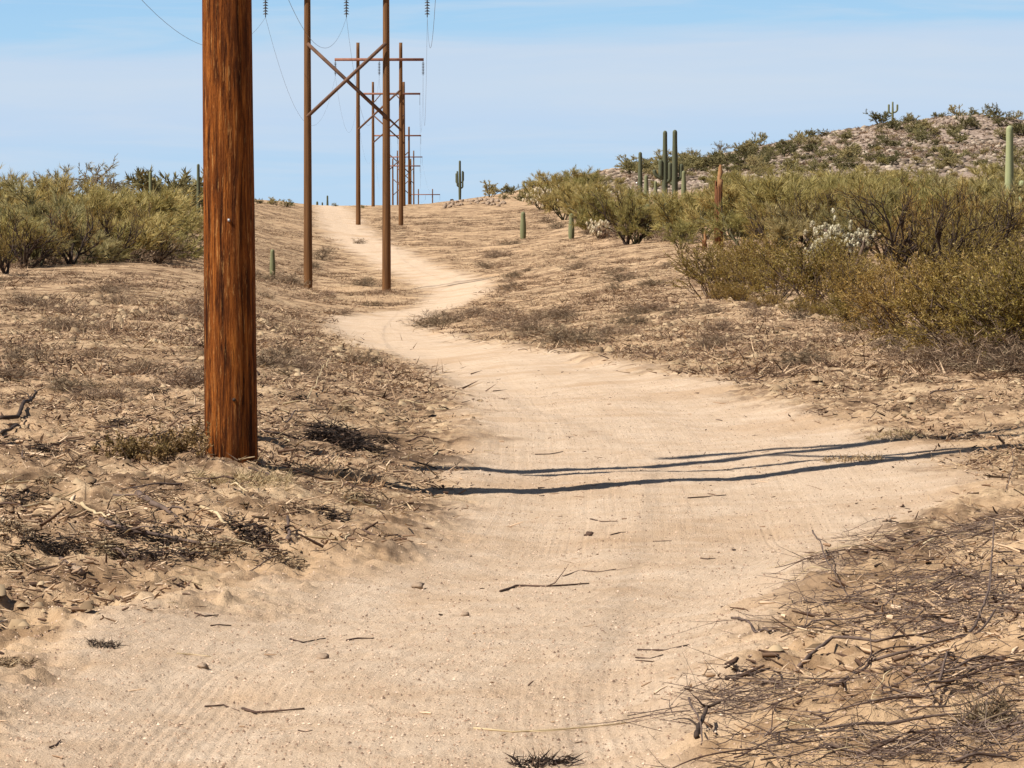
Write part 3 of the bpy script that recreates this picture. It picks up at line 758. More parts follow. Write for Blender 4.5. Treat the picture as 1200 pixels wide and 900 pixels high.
# ------------------------------------------------------------------ cacti
def ribbed(mb_pts, rad, ribs, depth=.15):
    mb = MB(); mb.tube(mb_pts, rad, ribs * 2, True, ribs, depth); mb.sides = ribs * 2
    return mb
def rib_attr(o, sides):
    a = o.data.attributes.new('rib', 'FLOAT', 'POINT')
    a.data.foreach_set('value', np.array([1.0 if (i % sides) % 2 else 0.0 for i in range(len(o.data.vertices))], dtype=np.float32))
def column(h, r, n=12, bend=(0, 0), taper=.75):
    pts = []; rad = []
    for i in range(n + 1):
        t = i / n; pts.append(Vector((bend[0] * t * t, bend[1] * t * t, -.1 + (h + .1 - r) * t)))
        rad.append(r * (taper + (1 - taper) * math.sin(math.pi * min(1, t * 1.15) ** .8)))
    last = pts[-1]; rr = rad[-1]
    for k in range(1, 6):
        a = k / 5 * math.pi / 2
        pts.append(last + Vector((0, 0, math.sin(a) * r * 1.0))); rad.append(max(.01, rr * math.cos(a)))
    return pts, rad
def arm_path(z, side, out, h, r, az=0):
    ca, sa = math.cos(az) * side, math.sin(az) * side
    pts = []; rad = []
    for i in range(9):
        a = i / 8 * math.pi / 2
        x = .05 + out * math.sin(a); zz = z + out * .8 * (1 - math.cos(a))
        pts.append(Vector((ca * x, sa * x, zz))); rad.append(r * (.75 + .25 * i / 8))
    for i in range(1, 6):
        pts.append(pts[8] + Vector((0, 0, (h - r) * i / 5))); rad.append(r)
    last = pts[-1]
    for k in range(1, 6):
        a = k / 5 * math.pi / 2
        pts.append(last + Vector((0, 0, math.sin(a) * r))); rad.append(max(.008, r * math.cos(a)))
    return pts, rad
def saguaro(loc, h, r, arms, label, m='sag', group=None, ribs=14, name='saguaro'):
    root = empty(name, loc, label, 'cactus', group)
    sd = ribs * 2
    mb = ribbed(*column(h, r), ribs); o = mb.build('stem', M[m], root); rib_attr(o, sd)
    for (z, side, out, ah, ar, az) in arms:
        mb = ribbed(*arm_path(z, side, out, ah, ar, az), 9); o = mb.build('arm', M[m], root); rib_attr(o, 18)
    return root
def sag_px(px, d, toprow, wpx, arms, label, m='sag', base=None, **k):
    p = at(px, d); h = rowz(toprow, d) - p.z
    return saguaro(p, h, wpx * d / FPX / 2, [(h * a[0], a[1], a[2], h * a[3], wpx * d / FPX / 2 * a[4], a[5]) for a in arms], label, m, **k)
sag_px(539, 428, 188, 3.0, [(.36, -1, .26, .34, .62, .2), (.32, 1, .28, .38, .62, .1), (.42, -1, .42, .20, .5, -.3), (.46, 1, .40, .20, .5, .4)], 'lone candelabra saguaro with several arms on the stony patch at the crest', 'sag_dark')
sag_px(779, 300, 153, 6, [(.36, -1, .34, .20, .8, .3), (.30, 1, .36, .22, .85, -.2), (.34, -1, .85, .02, .7, .1)], 'left saguaro of the tall pair at the hill foot, with arms', 'sag_dark')
sag_px(790.5, 303, 152, 6.5, [(.30, 1, .5, .16, .8, .2), (.24, -1, .4, .12, .7, -.5)], 'right saguaro of the tall pair at the hill foot, nearly armless', 'sag_dark')
sag_px(757, 298, 205, 5.5, [], 'short pale saguaro left of the tall pair at the hill foot', 'sag')
sag_px(801, 297, 200, 5.5, [], 'short saguaro right of the tall pair at the hill foot', 'sag')
sag_px(768, 296, 212, 4.5, [], 'smallest saguaro between the thicket and the tall pair', 'sag')
sag_px(750, 330, 178, 5, [], 'slim saguaro behind the thicket left of the tall pair', 'sag_dark')
p = hit(613, 280); sag_px(613, p.y, 248, 6.5, [], 'short stout columnar saguaro standing alone on open sand', 'sag')
p = hit(669.5, 280); sag_px(669.5, p.y, 250, 6.5, [], 'short columnar saguaro beside grey brush, right of the lone short one', 'sag')
p = hit(758, 280); sag_px(758, p.y, 239, 8, [], 'short saguaro half hidden in the front edge of the right thicket', 'sag')
sag_px(1182, 132, 147, 10, [(.34, 1, .42, .16, .85, .15)], 'tall pale green saguaro at the right picture edge with one small arm', 'sag_pale')
sag_px(1045, 500, 119, 2.3, [(.45, -1, .5, .3, .9, 0), (.5, 1, .6, .22, .9, 0)], 'small three pronged saguaro on the hill skyline', 'sag')
sag_px(1136, 480, 134, 2.6, [], 'thin unbranched saguaro on the upper hillside', 'sag_dark')
sag_px(1065, 470, 168, 2.6, [], 'thin unbranched saguaro on the middle of the hillside', 'sag_dark')
sag_px(1148, 440, 180, 3, [], 'thin pale saguaro on the lower hillside near the green saguaro', 'sag')
p = hit(319.5, 324); sag_px(319.5, p.y, 292, 6, [], 'small grey green saguaro between the near pole and the slim poles', 'sag')
sag_px(177, 150, 201, 4.2, [], 'slim saguaro rising out of the right part of the left thicket', 'sag')
sag_px(233, 215, 192, 4, [], 'slim saguaro just left of the near pole on the rise', 'sag_dark')
for px, row, w, lab in [(372, 236, 3.0, 'leftmost and thickest of three tiny saguaros beyond the crest'), (378, 237, 2.2, 'middle and smallest of three tiny saguaros beyond the crest'), (384, 229, 2.4, 'tallest of three tiny saguaros beyond the crest')]:
    sag_px(px, 545, row, w, [], lab, 'sag_dark')

# dead saguaro: a standing bundle of brown ribs
def dead_saguaro(px, row, toprow, wpx, label, split):
    p = hit(px, row); d = p.y; h = rowz(toprow, d) - p.z; r = wpx * d / FPX / 2
    root = empty('dead_saguaro', p, label, 'cactus')
    rng = random.Random(int(px))
    mb = MB()
    for k in range(13):
        a = k / 13 * 2 * math.pi; hh = h * split * rng.uniform(.86, 1.0)
        x, y = math.cos(a) * r, math.sin(a) * r
        mb.tube([(x * 1.15, y * 1.15, -.1), (x + rng.uniform(-.02, .02), y, hh * .5), (x * .9 + rng.uniform(-.03, .03), y * .9, hh)], [r * .34, r * .30, r * .18], 6)
    mb.tube([(0, 0, -.1), (0, 0, h * split * .8)], [r * .8, r * .7], 8)
    mb.build('ribs', M['deadsag'], root)
    t = MB(); t.tube([(0, 0, h * split * .75), (r * .5, 0, h * split), (r * .1, 0, h * .84), (r * .6, 0, h * .92), (r * .45, 0, h * .97), (r * .6, 0, h)], [r * .85, r * .95, r * .6, r * .8, r * .55, r * .3], 9)
    t.build('top', M['deadtop'], root)
dead_saguaro(842, 292, 193, 7.5, 'tall brown dead saguaro trunk with a pale orange top, in front of the right thicket', .82)
dead_saguaro(825.5, 293, 270, 4, 'short pale broken stump left of the dead saguaro trunk', .55)

# chollas
def cholla(px, d, toprow, width, label, n, seed, scale=1.0):
    p = at(px, d); h = rowz(toprow, d) - p.z
    root = empty('cholla', p, label, 'cactus'); rng = random.Random(seed); rs = np.random.RandomState(seed)
    w = MB(); j = MB(); tips = []
    for k in range(n):
        a = rng.uniform(0, 6.28); rr = width * rng.uniform(.15, 1) ** .7
        bx, by = math.cos(a) * rr * .35, math.sin(a) * rr * .35
        tx, ty = math.cos(a) * rr, math.sin(a) * rr
        th = h * rng.uniform(.62, 1) * (1 - .25 * (rr / width) ** 2)
        w.tube([(bx, by, -.05), (bx * 1.3, by * 1.3, th * .4), (tx, ty, th * .84)], [.05 * scale, .045 * scale, .04 * scale], 6)
        for q in range(13):
            c = Vector((tx + rng.gauss(0, .12 * scale), ty + rng.gauss(0, .11 * scale), th * .84 + rng.gauss(0, .12 * scale)))
            j.blob(c, .036 * scale, .036 * scale, .07 * scale, rng, .25, 6, 4)
            D = rs.normal(size=(38, 3)); D[:, 2] = D[:, 2] * .8 + .15; D /= np.linalg.norm(D, axis=1, keepdims=True)
            j.blades(np.array(c)[None] + D * .03 * scale, D, rs.uniform(.03, .06, 38) * scale, np.full(38, .008 * scale), rs)
    w.build('trunk', M['cr_wood'], root); o = j.build('joints', M['cholla'], root)
    return root
cholla(990, 80, 243, .92, 'large cholla with clusters of white spiny joints behind the creosote row', 17, 5, .95)
cholla(957, 82, 252, .25, 'small white tufted cholla left of the large white one', 4, 6, 1.1)
cholla(648, 330, 221, 2.2, 'wide low whitish cholla at the foot of the right slope', 18, 8, 2.6)
cholla(690, 320, 217, 1.8, 'whitish cholla left of the saguaro pair at the foot of the slope', 14, 9, 2.4)
p = hit(707, 280); cholla(707, p.y, 257, .7, 'small white cholla beside grey brush left of the right thicket', 7, 10, 1.6)
cholla(1196, 130, 226, .5, 'small cream cholla beside the tall pale green saguaro', 6, 12, 1.3)

# ------------------------------------------------------------------ rocks
rg = random.Random(33); rs_h = np.random.RandomState(44)
for i in range(70):
    px = rg.uniform(516, 592); row = np.interp(px, [516, 540, 565, 592], [243, 238, 236, 241]) + rg.uniform(-4, 3)
    p = hit(px, min(row, 244)); s = rg.uniform(.14, .40) * p.y / 420
    mb = MB(); mb.blob((0, 0, s * .2), s * rg.uniform(.8, 1.4), s * .9, s * rg.uniform(.5, .9), rg, .32, 6, 4)
    o = mb.build('rock', M['rock'], None, False); o.location = p; o.rotation_euler = (0, 0, rg.uniform(0, 6)); tag(o, 'pale tan rock of the stony patch under the candelabra saguaro', 'rock', 'rocks of the stony patch')
mb = MB()
for i in range(12000):
    px = rg.uniform(700, 1380); d = rg.uniform(350, 512) if i % 5 else rg.uniform(500, 530)
    x = (px - 600) / FPX * d; s = rg.uniform(.12, .66) ** 2.2 + .07
    mb.blob((x, d, 0), s * 1.2, s, s * .7, rg, .25, 5, 3)
V = np.array([tuple(v) for v in mb.v]); per = 12
cen = V.reshape(-1, per, 3).mean(1) if len(V) % per == 0 else None
if cen is not None:
    zz = H(cen[:, 0], cen[:, 1]); V[:, 2] += np.repeat(zz, per); mb.v = [Vector(v) for v in V]
hx = rs_h.uniform(-1, 1, 5200)
hd = 385 + 125 * rs_h.uniform(0, 1, 5200); hX = (rs_h.uniform(735, 1380, 5200) - 600) / FPX * hd
k = rs_h.uniform(size=5200) < smooth(.40, .60, fbm(hX * .12, hd * .12, 93, 3) + .5)
hX, hd = hX[k], hd[k]; n = len(hX); per2 = 26
P = np.repeat(np.stack([hX, hd, H(hX, hd)], -1), per2, 0); D = rs_h.normal(size=(n * per2, 3)); D[:, 2] = np.abs(D[:, 2]) * .6 + .2
hb = MB(); hs_ = np.repeat(rs_h.uniform(.5, 1.3, n), per2); hb.blades(P + rs_h.normal(size=P.shape) * np.array([.3, .3, .05]) * hs_[:, None], D, hs_ * rs_h.uniform(.25, .55, n * per2), hs_ * rs_h.uniform(.02, .05, n * per2), rs_h)
tag(hb.build('hillside_brush', M['tuft'], None, False), 'low dry brown brush between the stones of the hillside', 'ground cover', kind='stuff')
tag(mb.build('hillside_rubble', M['rubble'], None, False), 'pale rubble and stones strewn all over the hillside', 'rubble', kind='stuff')
for px, row, s, lab in [(490, 690, .028, 'small pale rock with a dark side lying on the sandy road'), (378, 773, .022, 'small whitish stone on the road near the bottom left'), (238, 783, .02, 'tiny pale pebble on the road at bottom left'),
    (90, 672, .034, 'pale broken lump lying among debris on the left bank'), (545, 722, .018, 'little brown stone in the sand right of the pale rock'), (690, 628, .025, 'little dark clod on the road beside scattered twigs')]:
    p = hit(px, row); mb = MB(); mb.blob((0, 0, s * .35), s * 1.3, s, s * .8, rg, .34, 8, 6)
    o = mb.build('stone', M['rock'] if 'dark clod' not in lab else M['stick'], None, False); o.location = p; tag(o, lab, 'stone')

# ------------------------------------------------------------------ ground litter nobody could count
rs = np.random.RandomState(5)
def scatter(n, dmin, dmax, um=.19, power=2.0):
    """random places over the ground in view, even per square metre"""
    d = np.sqrt(rs.uniform(dmin ** power, dmax ** power, n) ** (2 / power)) if power == 2 else rs.uniform(dmin ** power, dmax ** power, n) ** (1 / power)
    u = rs.uniform(-um, um, n)
    return u * d, d
def patch(X, Y, seed, lo, hi, sc=.6):
    return smooth(lo, hi, fbm(X * sc, Y * sc * .8, seed, 3) + .5)
def twigs(name, X, Y, L, W, tilt, m, label, lift=.0):
    n = len(X); z = H(X, Y)
    a = rs.uniform(0, 2 * math.pi, n); t = rs.normal(size=n) * tilt
    D = np.stack([np.cos(a) * np.cos(t), np.sin(a) * np.cos(t), np.sin(np.abs(t))], -1)
    A = np.cross(D, np.array([0, 0, 1.0])); A /= np.linalg.norm(A, axis=1, keepdims=True); B = np.cross(D, A)
    c = np.stack([X, Y, z + W * .6 + rs.uniform(0, 1, n) * lift], -1)
    P0 = c - D * (L / 2)[:, None] * .2; P1 = c + D * (L * .9)[:, None]
    # a little bend in the middle
    Pm = (P0 + P1) / 2 + A * (rs.normal(size=n) * L * .08)[:, None]
    rings = []
    for P, f in ((P0, 1.0), (Pm, .9), (P1, .5)):
        for k in range(3):
            th = 2 * math.pi * k / 3
            rings.append(P + A * (W * f * math.cos(th))[:, None] + B * (W * f * math.sin(th))[:, None])
    V = np.stack(rings, 1).reshape(-1, 3)
    q = []
    for i in range(2):
        for k in range(3):
            q.append([i * 3 + k, i * 3 + (k + 1) % 3, i * 3 + 3 + (k + 1) % 3, i * 3 + 3 + k])
    q = np.array(q); F = (np.arange(n)[:, None, None] * 9 + q[None]).reshape(-1)
    o = mesh_obj(name, V, F, np.full(n * 6, 4), m, None, False)
    return tag(o, label, 'litter', kind='stuff')
# near chips and twigs off the road
X, Y = scatter(120000, 11, 66, .20, 1.35)
keep = rs.uniform(size=len(X)) < verge(X, Y) * (.13 + .87 * patch(X, Y, 61, .42, .62, .8)) * np.where(Y < 21, np.where(X < .3, .75, .5), 1)
X, Y = X[keep], Y[keep]; n = len(X)
twigs('twig_litter', X, Y, rs.gamma(1.6, .024, n) + .018, rs.gamma(2, .0018, n) + .0022, .30, M['litter'], 'chips and twigs of shredded brush lying thick off the road', .03)
# chunkier broken wood
X, Y = scatter(9000, 14, 75, .19, 1.3)
keep = rs.uniform(size=len(X)) < verge(X, Y) * patch(X, Y, 63, .45, .66, .7) * np.where(Y < 21, np.where(X < .3, .45, .15), 1)
X, Y = X[keep], Y[keep]; n = len(X)
twigs('wood_debris', X, Y, rs.gamma(2.2, .035, n) + .03, (rs.gamma(2, .0022, n) + .003) * np.where(Y < 21, .5, 1), .30, M['litter'], 'short broken wood pieces scattered on the banks beside the road', .04)
# flat chips and bark flakes
X, Y = scatter(150000, 13, 80, .20, 1.4)
keep = rs.uniform(size=len(X)) < verge(X, Y) * (.12 + .88 * patch(X, Y, 61, .40, .60, .8)) * np.where(Y < 22, np.where(X < .3, .6, .12), 1)
X, Y = X[keep], Y[keep]; n = len(X)
P = np.stack([X, Y, H(X, Y) + rs.uniform(0, .03, n)], -1); D = rs.normal(size=(n, 3)); D[:, 2] = D[:, 2] * .25 + .12
mb = MB(); sz = np.minimum(rs.gamma(2, .5, n), 2.2) * (1 + np.clip((Y - 25) / 60, 0, .8)); mb.blades(P, D, sz * .036, sz * rs.uniform(.0015, .0045, n), rs, True)
tag(mb.build('bark_chips', M['litter'], None, False), 'flat bark chips and leaf crumbs strewn off the road', 'litter', kind='stuff')
# crumbled clods of earth
X, Y = scatter(26000, 14, 85, .19, 1.4)
keep = rs.uniform(size=len(X)) < verge(X, Y) * (.05 + .95 * patch(X, Y, 67, .50, .66, .9)) * np.where((Y < 21) & (X > .3), .3, 1)
X, Y = X[keep], Y[keep]; n = len(X); q = np.minimum(rs.gamma(1.6, .011, n) + .007, .07) * (1 + np.clip((Y - 30) / 60, 0, .8)); Z = H(X, Y) + q * .25
sph = np.array([(1, 0, 0), (.5, .87, 0), (-.5, .87, 0), (-1, 0, 0), (-.5, -.87, 0), (.5, -.87, 0), (.5, .2, .6), (-.3, .5, .65), (-.3, -.5, .6)])
V = (np.stack([X, Y, Z], -1)[:, None] + sph[None] * q[:, None, None] * rs.uniform(.6, 1.35, (n, 9, 1))).reshape(-1, 3)
fq = np.array([(0, 1, 6), (1, 7, 6), (1, 2, 7), (2, 3, 7), (3, 8, 7), (3, 4, 8), (4, 5, 8), (5, 6, 8), (5, 0, 6), (6, 7, 8)]); F = (np.arange(n)[:, None, None] * 9 + fq[None]).reshape(-1)
tag(mesh_obj('clods', V, F, np.full(n * 10, 3), M['clod'], None, False), 'crumbled clods of earth scattered through the litter', 'soil', kind='stuff')
# grit on the sand
X, Y = scatter(120000, 11, 48, .19, 1.0)
n = len(X); q = np.minimum(rs.gamma(2, .0011, n) + .0012, .008); Z = H(X, Y) + q * .4
oct_ = np.array([(1, 0, 0), (0, 1, 0), (-1, 0, 0), (0, -1, 0), (0, 0, 1)]) ; off = oct_[None] * q[:, None, None] * rs.uniform(.6, 1.4, (n, 5, 1))
V = (np.stack([X, Y, Z], -1)[:, None] + off).reshape(-1, 3)
fq = np.array([(0, 1, 4), (1, 2, 4), (2, 3, 4), (3, 0, 4)]); F = (np.arange(n)[:, None, None] * 5 + fq[None]).reshape(-1)
tag(mesh_obj('grit', V, F, np.full(n * 4, 3), M['grit'], None, False), 'fine grit and tiny pebbles over the sand', 'gravel', kind='stuff')
# thin sprinkle on the road
X, Y = scatter(2600, 11, 60, .17, 1.3)
keep = (road_mask(X, Y) > .5) & (rs.uniform(size=len(X)) < .15 + .85 * patch(X, Y, 66, .55, .7, .5))
X, Y = X[keep], Y[keep]; n = len(X)
twigs('road_litter', X, Y, rs.gamma(1.6, .022, n) + .012, rs.gamma(2, .0012, n) + .0016, .12, M['litter'], 'tiny bark crumbs and twigs sprinkled on the sandy road', .0)
# farther clumps of flattened brush
def clumps(name, n, dmin, dmax, m, hgt, wid, per, label, seed, lo, hi, sc, edge=0.5, quad=False):
    X, Y = scatter(n, dmin, dmax, .19, 1.5)
    px = 600 + X / Y * FPX
    keep = (rs.uniform(size=n) < verge(X, Y) * (edge * .10 + patch(X, Y * .6, seed, lo, hi, sc))) & (Y < 520)
    X, Y = X[keep], Y[keep]; Z = H(X, Y); n = len(X)
    sz = rs.gamma(3, .33, n)
    P = np.repeat(np.stack([X, Y, Z], -1), per, 0); S = np.repeat(sz, per)
    off = rs.normal(size=(n * per, 3)) * np.array([wid, wid, 0]) * S[:, None]
    P = P + off; D = rs.normal(size=(n * per, 3)); D[:, 2] = np.abs(D[:, 2]) * .40 + .05
    mb = MB(); mb.blades(P, D, np.minimum(S * rs.uniform(.5, 1.3, n * per), 1.5) * hgt, np.full(n * per, hgt * .055) * rs.uniform(.5, 1.5, n * per), rs, quad)
    return tag(mb.build(name, m, None, False), label, 'ground cover', kind='stuff')
clumps('flattened_brush', 60000, 55, 330, M['litter'], .13, .26, 9, 'flattened brown brush covering the cleared strip beside the road', 81, .40, .62, .16)
clumps('dry_grass', 16000, 45, 330, M['straw'], .12, .16, 8, 'patches of short dry straw grass on the cleared strip', 83, .46, .64, .12)
clumps('brush_tufts', 26000, 42, 340, M['tuft'], .19, .20, 34, 'low brown tufts of cut brush dotted over the cleared strip', 91, .47, .62, .30)
clumps('near_dry_grass', 5200, 22, 58, M['straw'], .09, .08, 9, 'short pale dry grass on the banks near the road', 85, .50, .66, .45)
clumps('near_grey_grass', 3600, 22, 58, M['grey_twig'], .09, .10, 9, 'grey brown dry grass and stubble on the banks near the road', 87, .50, .66, .4)

# ------------------------------------------------------------------ single sticks, branches and tufts
def stick(name, pts, r, m, label, cat='stick', group=None, lifts=None, twig=0, seed=0, jag=.25):
    r *= .6
    """a stick following picture points laid on the ground"""
    rng = random.Random(seed)
    P = [hit(*p) for p in pts]
    Q = []
    for a, b in zip(P, P[1:]):
        n = max(3, int((b - a).length / .07))
        for i in range(n): Q.append(a.lerp(b, i / n))
    Q.append(P[-1])
    L = sum((b - a).length for a, b in zip(Q, Q[1:]))
    out = []; n = len(Q)
    ph = rng.uniform(0, 6)
    for i, q in enumerate(Q):
        t = i / (n - 1)
        w = r * jag * 1.3
        q = Vector((q.x + rng.gauss(0, w * .6), q.y + rng.gauss(0, w * .6), 0))
        lf = np.interp(t, np.linspace(0, 1, len(lifts)), lifts) if lifts else 0
        q.z = Hs(q.x, q.y) + r * .7 + lf
        out.append(q)
    zs = [q.z for q in out]
    for _ in range(5): zs = [zs[0]] + [max((zs[i - 1] + zs[i] + zs[i + 1]) / 3, zs[i] - .02) for i in range(1, n - 1)] + [zs[-1]]
    for q, z in zip(out, zs): q.z = z
    c = out[len(out) // 2].copy(); c.z = Hs(c.x, c.y)
    mb = MB()
    mb.tube([q - c for q in out], [r * (1.0 - .45 * i / (n - 1)) * rng.uniform(.85, 1.15) for i in range(n)], 6)
    for k in range(twig):
        i = rng.randrange(n // 4, n); q = out[i] - c; d = (out[min(i + 1, n - 1)] - out[max(i - 1, 0)]).normalized()
        d = (d + Vector((rng.gauss(0, .6), rng.gauss(0, .6), abs(rng.gauss(0, .35))))).normalized(); l = rng.uniform(.1, .35) * min(1, L)
        tp = [q]
        for s in range(4):
            d = (d + Vector((rng.gauss(0, .25), rng.gauss(0, .25), rng.gauss(0, .15)))).normalized(); e = tp[-1] + d * l / 4
            g = Hs(e.x + c.x, e.y + c.y) - c.z
            if e.z < g + .004: e.z = g + .004
            tp.append(e)
        mb.tube(tp, [r * .5 * (1 - .2 * s) for s in range(5)], 5)
    o = mb.build(name, m); o.location = c
    return tag(o, label, cat, group)
road_sticks = [
 ([(284, 832), (300, 838), (357, 832)], .011, 'dark curved stick on the road near the bottom left, longest one there'),
 ([(240, 829), (262, 829), (280, 834)], .007, 'thin stick touching the dark curved one near the bottom left'),
 ([(586, 695), (605, 688), (640, 688), (690, 685)], .013, 'long dark stick on the sand in the middle of the road'),
 ([(340, 750), (355, 754), (381, 749)], .008, 'wavy stick on the road left of a short straight one'),
 ([(406, 752), (420, 749), (438, 749)], .009, 'short straight dark stick on the road right of the wavy one'),
 ([(228, 720), (240, 723), (256, 722)], .008, 'stick at the left road edge, upper one of two'),
 ([(247, 734), (258, 733), (271, 734)], .008, 'stick at the left road edge, lower one of two'),
 ([(207, 767), (225, 768), (247, 770)], .006, 'thin pale stick on the road below the left bank'),
 ([(58, 878), (66, 874), (71, 868)], .007, 'small upturned stick at the bottom left of the road'),
 ([(627, 533), (645, 533), (660, 530)], .010, 'short dark stick above the pole shadows on the road'),
 ([(692, 609), (705, 612), (724, 612)], .009, 'dark stick on the road just below the pole shadows'),
 ([(716, 628), (726, 625), (736, 624)], .008, 'short stick on the road below the pole shadows, right of the centre'),
 ([(765, 635), (775, 635), (787, 635)], .007, 'thin stick lying level on the road right of the centre'),
 ([(748, 763), (780, 763), (808, 757)], .009, 'dark stick at the right road edge above the brush debris'),
 ([(745, 771), (762, 772), (777, 769)], .006, 'thin stick just below another at the right road edge'),
 ([(660, 676), (680, 668), (700, 672), (722, 668)], .006, 'thin crooked twig on the road above the long dark stick'),
 ([(821, 655), (829, 656), (838, 655)], .007, 'small stick on the tyre tracks at the right of the road'),
 ([(806, 584), (830, 583), (851, 581)], .010, 'dark stick right of the road centre close under the pole shadows'),
 ([(350, 857), (358, 858), (366, 857)], .005, 'tiny stick at the bottom of the road, left of centre'),
 ([(555, 855), (600, 858), (660, 856), (735, 848)], .008, 'long pale thin branch at the bottom of the road before the debris')]
for i, (pts, r, lab) in enumerate(road_sticks):
    stick('stick', pts, r, M['pale_wood'] if 'pale' in lab else M['stick'], lab, 'stick', None, None, 1 if i in (2, 13, 15, 19) else 0, i)
bank = [
 ([(118, 622), (150, 628), (195, 637), (238, 643)], .030, 'branch', 'thick dark broken limb on the left bank below the near pole', [0.03, .02, .03, 0], 3),
 ([(162, 586), (180, 595), (208, 609)], .038, 'branch', 'stout grey log lying on the left bank in front of the near pole', [.02, .02, .0], 1),
 ([(95, 601), (110, 607), (124, 611)], .020, 'pale_wood', 'pale split piece of wood on the left bank', [.03, .03, .02], 0),
 ([(235, 600), (255, 608), (270, 618)], .022, 'pale_wood', 'pale broken stick below the near pole on the left bank', [.02, .04, .02], 0),
 ([(338, 634), (339, 626), (337, 617)], .025, 'branch', 'grey stub standing in the litter at the edge of the left bank', [0, .02, .05], 0),
 ([(0, 498), (20, 494), (42, 474)], .035, 'dark_wood', 'blackened forked branch at the left picture edge', [.03, .06, .12], 3),
 ([(2, 512), (18, 503), (30, 500)], .028, 'dark_wood', 'short blackened branch below the forked one at the left edge', [.02, .04, .03], 1),
 ([(305, 510), (330, 511), (375, 509)], .020, 'branch', 'straight branch lying from the near pole to the dark brush heap', [.03, .03, .03], 2),
 ([(330, 497), (352, 490), (385, 487)], .015, 'branch', 'thin red brown branch at the left end of the dark brush heap', [.05, .08, .05], 3),
 ([(358, 468), (372, 455), (388, 442)], .014, 'pale_wood', 'pale bare stick rising out of the litter behind the dark brush heap', [.02, .12, .28], 1),
 ([(303, 648), (322, 647), (340, 648)], .014, 'stick', 'dark stick on the left bank beside the road edge', [.01, .01, .0], 0),
 ([(425, 623), (445, 626), (468, 627)], .012, 'stick', 'dark stick at the foot of the left bank on the road edge', [.01, .01, .0], 0),
 ([(480, 545), (500, 548), (512, 551)], .016, 'dark_wood', 'dark root like stick where the road meets the left bank', [.03, .02, .0], 2)]
for i, (pts, r, m, lab, lf, tw) in enumerate(bank):
    stick('dead_branch', pts, r, M[m], lab, 'branch', None, lf, tw, 50 + i)
right_named = [
 ([(971, 804), (1020, 794), (1069, 776), (1117, 754), (1166, 741)], .012, 'branch', 'longest slim branch, rising to the right over the bare sand of the right bank', [.0, .02, .05, .05, .08], 3),
 ([(858, 728), (900, 744), (952, 737), (1005, 737), (1040, 733)], .012, 'branch', 'wavy dark branch at the left end of the brush debris on the right', [.01, .01, .02, .02, .04], 3),
 ([(937, 783), (975, 760), (1027, 763), (1106, 749)], .014, 'branch', 'arched dark branch below the wavy one on the right bank', [.0, .05, .04, .05], 4),
 ([(952, 653), (975, 676), (1001, 702)], .008, 'branch', 'thin branch slanting across the upper heap of brush on the right', [.16, .10, .03], 1),
 ([(1129, 741), (1159, 708), (1164, 662)], .011, 'branch', 'branch sticking upward out of the brush heap near the right edge', [.02, .10, .22], 2),
 ([(910, 855), (945, 862), (965, 870)], .009, 'pale_wood', 'pale peeled stick among the dark debris at bottom right', [.03, .03, .02], 0),
 ([(815, 873), (828, 850), (845, 845)], .016, 'dark_wood', 'dark crooked stub on the debris at bottom right of the road', [.0, .05, .06], 2),
 ([(851, 800), (880, 797), (903, 791)], .014, 'dark_wood', 'short dark forked piece on sand left of the long slim branch', [.01, .03, .02], 2),
 ([(807, 852), (822, 866), (822, 874)], .008, 'branch', 'hooked thin twig above the bottom debris', [.10, .08, .0], 0),
 ([(1040, 860), (1080, 850), (1125, 846)], .011, 'branch', 'dark branch beside the tuft at bottom right', [.02, .02, .02], 1),
 ([(1178, 580), (1188, 555), (1184, 540)], .006, 'branch', 'slim dry twig standing at the right picture edge near the pole shadows', [.0, .06, .16], 2)]
for i, (pts, r, m, lab, lf, tw) in enumerate(right_named):
    stick('dead_branch', pts, r, M[m], lab, 'branch', None, lf, tw, 80 + i)
def free_branch(rng, p, ang, L, r, m, label, group, lift):
    n = 12; pts = []; a = ang; x, y = p.x, p.y; lf = rng.uniform(0, lift)
    for i in range(n + 1):
        z = Hs(x, y) + r + lf * math.sin(math.pi * i / n * rng.uniform(.8, 1.05)) + rng.uniform(0, .012)
        pts.append(Vector((x, y, z))); a += rng.gauss(0, .06) + (rng.gauss(0, .35) if rng.random() < .18 else 0); x += math.cos(a) * L / n; y += math.sin(a) * L / n
    zs = [q.z for q in pts]
    for _ in range(4): zs = [(zs[max(i - 1, 0)] + zs[i] + zs[min(i + 1, n)]) / 3 for i in range(n + 1)]
    for q, z in zip(pts, zs): q.z = z + .012
    c = Vector((p.x, p.y, Hs(p.x, p.y)))
    mb = MB(); mb.tube([q - c for q in pts], [r * (1 - .55 * i / n) for i in range(n + 1)], 5)
    for k in range(rng.randrange(2, 6)):
        i = rng.randrange(2, n); q = pts[i] - c; d = (pts[i] - pts[i - 1]).normalized()
        d = (d + Vector((rng.gauss(0, .6), rng.gauss(0, .6), rng.gauss(.1, .3)))).normalized(); l = rng.uniform(.1, .4) * L; tp = [q]
        for s in range(4):
            d = (d + Vector((rng.gauss(0, .22), rng.gauss(0, .22), rng.gauss(0, .12)))).normalized(); e = tp[-1] + d * l / 4
            e.z = max(e.z, Hs(e.x + c.x, e.y + c.y) - c.z + .004); tp.append(e)
        mb.tube(tp, [r * .55 * (1 - .2 * s) for s in range(5)], 4)
    o = mb.build('dead_branch', m); o.location = c
    return tag(o, label, 'branch', group)
rng = random.Random(77)
